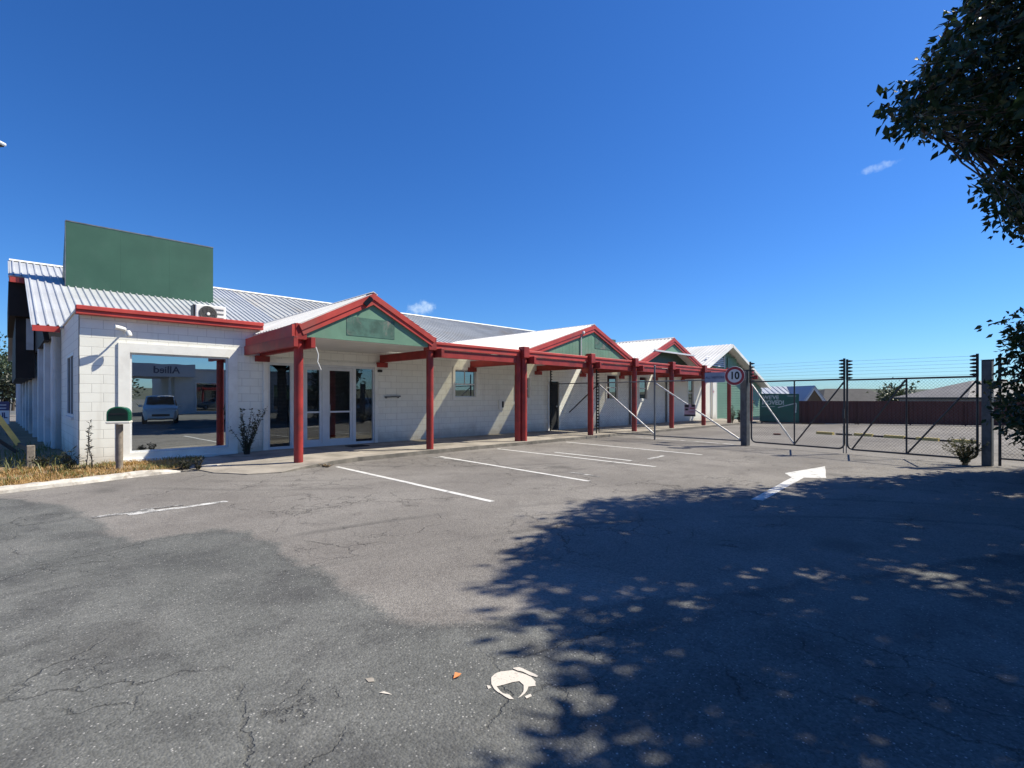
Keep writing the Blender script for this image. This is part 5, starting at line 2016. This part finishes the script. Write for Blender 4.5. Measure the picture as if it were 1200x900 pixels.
q = p1 - FW * .006
ln = MB()
for dz in (.12, .24):
    ln.prism([q - RT * 1.9 + UPZ * (zt - CAMH - dz), q - RT * .1 + UPZ * (zt - CAMH - dz), q - RT * .1 + UPZ * (zt - CAMH - dz - .03), q - RT * 1.9 + UPZ * (zt - CAMH - dz - .03)], FW * .004)
ln.build('white_stripe', SIGNWHITE, sbd)
lettering('UL', .30, q - RT * .24 + UPZ * (zm - CAMH - .2), RT, UPZ, DEEPBLUE, sbd, 'lettering', .004, .03)
MB().tube([p1 - RT * .15 + FW * .05 + UPZ * (0 - CAMH), p1 - RT * .15 + FW * .05 + UPZ * (zt - CAMH)], .04, 8).build('pole', GALV, sbd)
MB().tube([p0 + RT * .15 + FW * .05 + UPZ * (0 - CAMH), p0 + RT * .15 + FW * .05 + UPZ * (zt - CAMH)], .04, 8).build('pole', GALV, sbd)
d = 16
sp_ = lrf(-110, d)
sl = thing('street_lamp', sp_, 'grey street lamp head poking in at the photo edge, high in the sky', 'street lamp')
hz = zat(168, d)
MB().tube([sp_, sp_ + UPZ * 4, sp_ + UPZ * (hz - .1)], [.09, .075, .06], 12).build('pole', GALV, sl)
MB().tube([sp_ + UPZ * (hz - .15), sp_ + UPZ * (hz + .02) + RT * .3, sp_ + UPZ * hz + RT * (at(-16, 0, d) - at(-110, 0, d)).length], .03, 8).build('arm', GALV, sl)
hd_ = at(-6, 168, d)
smooth_angle(MB().obox(hd_, RT * .27, FW * .12, UPZ * .05, .03).build('lamp_head', ALU, sl), 60)
MB().obox(hd_ - UPZ * .065, RT * .2, FW * .09, UPZ * .012).build('lens', BLACK, sl)


# ------------------------------------------------------------------ across the street (seen mirrored in the shop window)
def car(name, loc, rz, body_m, label, L=4.4, W=1.74, H=1.62, van=True):
    root = thing(name, loc, label, 'car', 'cars seen in the window glass')
    M = Matrix.Translation(loc) @ Matrix.Rotation(rz, 4, 'Z')
    # station: x, z_low, z_mid, z_belt, z_top, half width, half width at top
    st = [(-L / 2, .42, .62, .86, .90, W * .40, W * .34), (-L / 2 + .08, .25, .62, .98, 1.30, W * .47, W * .36), (-L / 2 + .45, .22, .62, 1.0, H - .06, W * .5, W * .385), (-.3, .20, .6, .98, H, W * .5, W * .40), (.25, .20, .6, .97, H - .03, W * .5, W * .395),
          (L / 2 - 1.25, .20, .6, .96, 1.08, W * .5, W * .42), (L / 2 - .55, .22, .58, .88, .95, W * .49, W * .40), (L / 2 - .12, .24, .55, .76, .80, W * .45, W * .36), (L / 2, .34, .50, .62, .66, W * .38, W * .32)]
    m = MB()
    rings = []
    for (x, a, b, c, t, w, wt) in st:
        pts = [(-w * .9, a), (-w, b), (-w * .97, c), (-wt, t - .03), (-wt * .7, t), (wt * .7, t), (wt, t - .03), (w * .97, c), (w, b), (w * .9, a)]
        b0 = len(m.v)
        m.v += [tuple(M @ Vector((x, y, z))) for y, z in pts]
        rings.append(b0)
    for a, b in zip(rings, rings[1:]):
        for k in range(10):
            k2 = (k + 1) % 10
            m.f.append((a + k, b + k, b + k2, a + k2))
    m.f.append(tuple(rings[0] + k for k in range(10)))
    m.f.append(tuple(rings[-1] + k for k in reversed(range(10))))
    smooth_angle(m.build('body', body_m, root), 40)
    gl = MB()

    def pt(i, f, t, sgn, off=.012):
        x, a, b, c, tt, w, wt = st[i]
        x2, a2, b2, c2, tt2, w2, wt2 = st[min(i + 1, len(st) - 1)]
        L_ = lambda p, q: p + (q - p) * f
        zc, zt_, wb, wtp = L_(c, c2), L_(tt - .03, tt2 - .03), L_(w * .97, w2 * .97), L_(wt, wt2)
        return M @ Vector((L_(x, x2), sgn * (wb + (wtp - wb) * t + off), zc + (zt_ - zc) * t))
    for sgn in (1, -1):
        for (i0, f0, i1, f1) in ((1, .5, 2, .55), (2, .62, 3, .6), (3, .8, 4, .62)):
            q = [pt(i0, f0, .1, sgn), pt(i1, f1, .1, sgn), pt(i1, f1, .88, sgn), pt(i0, f0, .88, sgn)]
            gl.poly(q if sgn < 0 else q[::-1])
    x5, x4 = st[5], st[4]
    ws = [Vector((x5[0] + .02, -x5[6] * .95, x5[4] + .015)), Vector((x5[0] + .02, x5[6] * .95, x5[4] + .015)), Vector((x4[0] + .12, x4[6] * .9, x4[4] - .04)), Vector((x4[0] + .12, -x4[6] * .9, x4[4] - .04))]
    gl.poly([M @ p for p in ws])
    gl.build('window', mat('car_glass', (.012, .014, .016), .06, .1, 4, spec=.8), root)
    for sgn in (1, -1):
        MB().obox(M @ Vector((L / 2 - .20, sgn * W * .36, .70)), M.to_3x3() @ Vector((.10, -.06 * sgn, 0)), M.to_3x3() @ Vector((.03, .14 * sgn, 0)), Vector((0, 0, .07)), .02).build('headlight', ALU, root)
        MB().obox(M @ Vector((L / 2 - 1.3, sgn * (W * .5 + .09), 1.02)), M.to_3x3() @ Vector((.05, 0, 0)), M.to_3x3() @ Vector((0, .10, 0)), Vector((0, 0, .07)), .02).build('mirror', body_m, root)
        for x in (L / 2 - .85, -L / 2 + .8):
            cc = M @ Vector((x, sgn * (W * .5 - .09), .31))
            axv = M.to_3x3() @ Vector((0, sgn, 0))
            wh = smooth_angle(MB().lathe(cc, [(.2, -.1), (.31, -.1), (.315, 0), (.31, .09), (.2, .1)], 22, axv).build('wheel', RUBBER, root))
            MB().lathe(cc, [(.19, .09), (.19, .105), (.06, .11)], 16, axv).build('rim', GALVLIGHT, wh)
    MB().obox(M @ Vector((L / 2 + .0, 0, .50)), M.to_3x3() @ Vector((.02, 0, 0)), M.to_3x3() @ Vector((0, .42, 0)), Vector((0, 0, .06)), .01).build('grille', BLACK, root)
    MB().obox(M @ Vector((L / 2 + .01, 0, .38)), M.to_3x3() @ Vector((.012, 0, 0)), M.to_3x3() @ Vector((0, .2, 0)), Vector((0, 0, .05))).build('number_plate', SIGNWHITE, root)


def mirr(u, v, z=0):
    """where a thing seen mirrored in the shop glass really stands"""
    p = gr(u, v, z)
    return Vector((p.x, 2 * (WALL_Y + .05) - p.y, z))


p = mirr(188, 495)
car('parked_car', p, math.radians(100), mat('white_car_paint', (.70, .71, .70), .2, .02, 2, spec=.6), 'white people mover mirrored in the big shop window')
p = mirr(247, 497)
car('parked_car', p + Vector((2.2, -1.2, 0)), math.radians(95), mat('black_car_paint', (.015, .016, .02), .15, .05, 2, spec=.7), 'dark car behind the trunk, at the edge of the window reflection', H=1.7)
car('parked_car', Vector((19.0, -6.4, 0)), math.radians(170), mat('silver_car_paint', (.45, .46, .47), .25, .03, 2, metal=.4), 'silver hatchback mirrored in the entrance doors', L=4.1, H=1.48)
SHOPW = mat('shop_wall', (.50, .51, .52), .7, .06, .8)
SHOPT = mat('shop_fascia', (.42, .43, .47), .6, .05, .8)
sy = -25.0
shp = thing('street_shop', (16, sy, 0), 'pale grey shop building with name fascia, mirrored in the shop window', 'building')
MB().box(10.8, 27, sy - 10, sy, 0, 4.0).build('wall', SHOPW, shp)
MB().box(10.7, 27.1, sy - 10.1, sy + .12, 4.0, 4.15).build('parapet', SHOPT, shp)
MB().box(2.0, 12.2, sy - 6, sy + .9, 3.35, 4.45).build('canopy', SHOPT, shp)
for x in (2.6, 10.4):
    MB().tube([(x, sy + .2, 0), (x, sy + .2, 3.35)], .12, 12).build('column', SHOPW, shp)
lettering('Allied', .85, Vector((10.0, sy + .92, 3.92)), (-1, 0, 0), UPZ, NAVY, shp, 'lettering', .01, .015)
for k in range(4):
    x = 12.4 + k * 3.4
    w_ = MB().box(x, x + 2.2, sy + .002, sy + .06, .15, 2.9).build('window', ALU, shp)
    MB().box(x + .08, x + 2.12, sy + .061, sy + .066, .23, 2.82).build('pane', GLASS, w_)
for (x, y, h, lab) in ((-2, -34, 5, 'low hedge like tree behind the street canopy'), (3.5, -38, 5.4, 'round tree behind the street canopy'), (8, -44, 4.6, 'small tree far behind the street canopy')):
    far_tree('street_tree', Vector((x, y, 0)), h, 3, lab, 'trees across the street', 700, .5)
hm = MB()
for k in range(40):
    a0, a1 = math.radians(150 + k * 6), math.radians(156 + k * 6)
    r0, r1 = 420, 520
    h0 = 9 + 7 * mnoise.noise(Vector((k * .35, 0, 0)))
    h1 = 9 + 7 * mnoise.noise(Vector(((k + 1) * .35, 0, 0)))
    c0_, c1_ = Vector((math.cos(a0), math.sin(a0), 0)), Vector((math.cos(a1), math.sin(a1), 0))
    hm.poly([c0_ * r0 - UPZ * 3, c1_ * r0 - UPZ * 3, c1_ * r1 + UPZ * h1, c0_ * r1 + UPZ * h0][::-1])
    hm.poly([c0_ * r1 + UPZ * h0, c1_ * r1 + UPZ * h1, c1_ * 640 - UPZ * 3, c0_ * 640 - UPZ * 3][::-1])
struct(hm.build('hills', mat('far_hills', (.06, .075, .05), .9, .2, .02)), 'low wooded hills across the street', 'hills')

# ------------------------------------------------------------------ light, sky, camera
S = Vector(SUN).normalized()
elev = math.asin(S.z)
azim = math.atan2(S.x, S.y)
W = bpy.data.worlds.new('World')
SC.world = W
W.use_nodes = True
t = W.node_tree
t.nodes.clear()
sky = N(t, 'ShaderNodeTexSky', sky_type='NISHITA')
sky.sun_disc = False
sky.sun_elevation = elev
sky.sun_rotation = azim
sky.altitude = 0
sky.air_density = 1.0
sky.dust_density = .25
sky.ozone_density = 3.0
hs = N(t, 'ShaderNodeHueSaturation')
hs.inputs['Saturation'].default_value = 1.2
t.links.new(sky.outputs[0], hs.inputs['Color'])
tc = N(t, 'ShaderNodeTexCoord')
colr = mixc(t, 1.0, hs.outputs[0], (.45, .74, 1.12), 'MULTIPLY')


def cloud(colr, u, v, ru, rv, slant, amt, seed):
    dirv = (FW + RT * (u - CU) / F + UPZ * (HV - v) / F).normalized()
    rr = (RT - dirv * RT.dot(dirv)).normalized()
    uu = rr.cross(dirv).normalized()
    a = rr * math.cos(slant) + uu * math.sin(slant)
    b = -rr * math.sin(slant) + uu * math.cos(slant)

    def dot(v_):
        n_ = N(t, 'ShaderNodeVectorMath', operation='DOT_PRODUCT')
        t.links.new(tc.outputs['Generated'], n_.inputs[0])
        n_.inputs[1].default_value = tuple(v_)
        return n_.outputs['Value']
    x = math_n(t, 'DIVIDE', dot(a), ru / F)
    y = math_n(t, 'DIVIDE', dot(b), rv / F)
    q = math_n(t, 'ADD', math_n(t, 'MULTIPLY', x, x), math_n(t, 'MULTIPLY', y, y))
    nz = noise_n(t, tc.outputs['Generated'], 95 + seed, 5, .6)
    q = math_n(t, 'ADD', q, math_n(t, 'MULTIPLY', nz.outputs[0], 1.7))
    f = ramp(t, math_n(t, 'MULTIPLY', q, -1), -1.55, -.55)
    f = math_n(t, 'MULTIPLY', f, math_n(t, 'GREATER_THAN', dot(dirv), .5))
    return mixc(t, math_n(t, 'MULTIPLY', f, amt), colr, CLOUDC)


CLOUDC = (5.2, 6.6, 8.4)
colr = cloud(colr, 494, 361, 24, 11, .12, .75, 3)
colr = cloud(colr, 1029, 196, 20, 5, .38, .42, 7)
bg = N(t, 'ShaderNodeBackground')
bg.inputs['Strength'].default_value = .081
t.links.new(colr, bg.inputs['Color'])
ow = N(t, 'ShaderNodeOutputWorld')
t.links.new(bg.outputs[0], ow.inputs[0])

sl_ = bpy.data.lights.new('sun', 'SUN')
sl_.energy = 4.6
sl_.angle = math.radians(.53)
sl_.color = (1.0, .925, .765)
so = bpy.data.objects.new('sun', sl_)
so.rotation_euler = S.to_track_quat('Z', 'Y').to_euler()
so.location = (20, -15, 25)
COL.objects.link(so)

cd = bpy.data.cameras.new('camera')
cd.sensor_width = 36
cd.sensor_fit = 'HORIZONTAL'
cd.lens = 36 * F / 1200
cd.shift_y = (HV - 450) / 1200
cd.clip_start = .05
cd.clip_end = 4000
co = bpy.data.objects.new('camera', cd)
co.location = (0, 0, CAMH)
co.rotation_euler = (math.radians(90), 0, math.radians(-45))
COL.objects.link(co)
SC.camera = co
SC.view_settings.view_transform = 'Standard'
SC.view_settings.look = 'None'
SC.view_settings.gamma = 1
SC.view_settings.exposure = 0.70
SC.cycles.max_bounces = 6
SC.cycles.transparent_max_bounces = 12
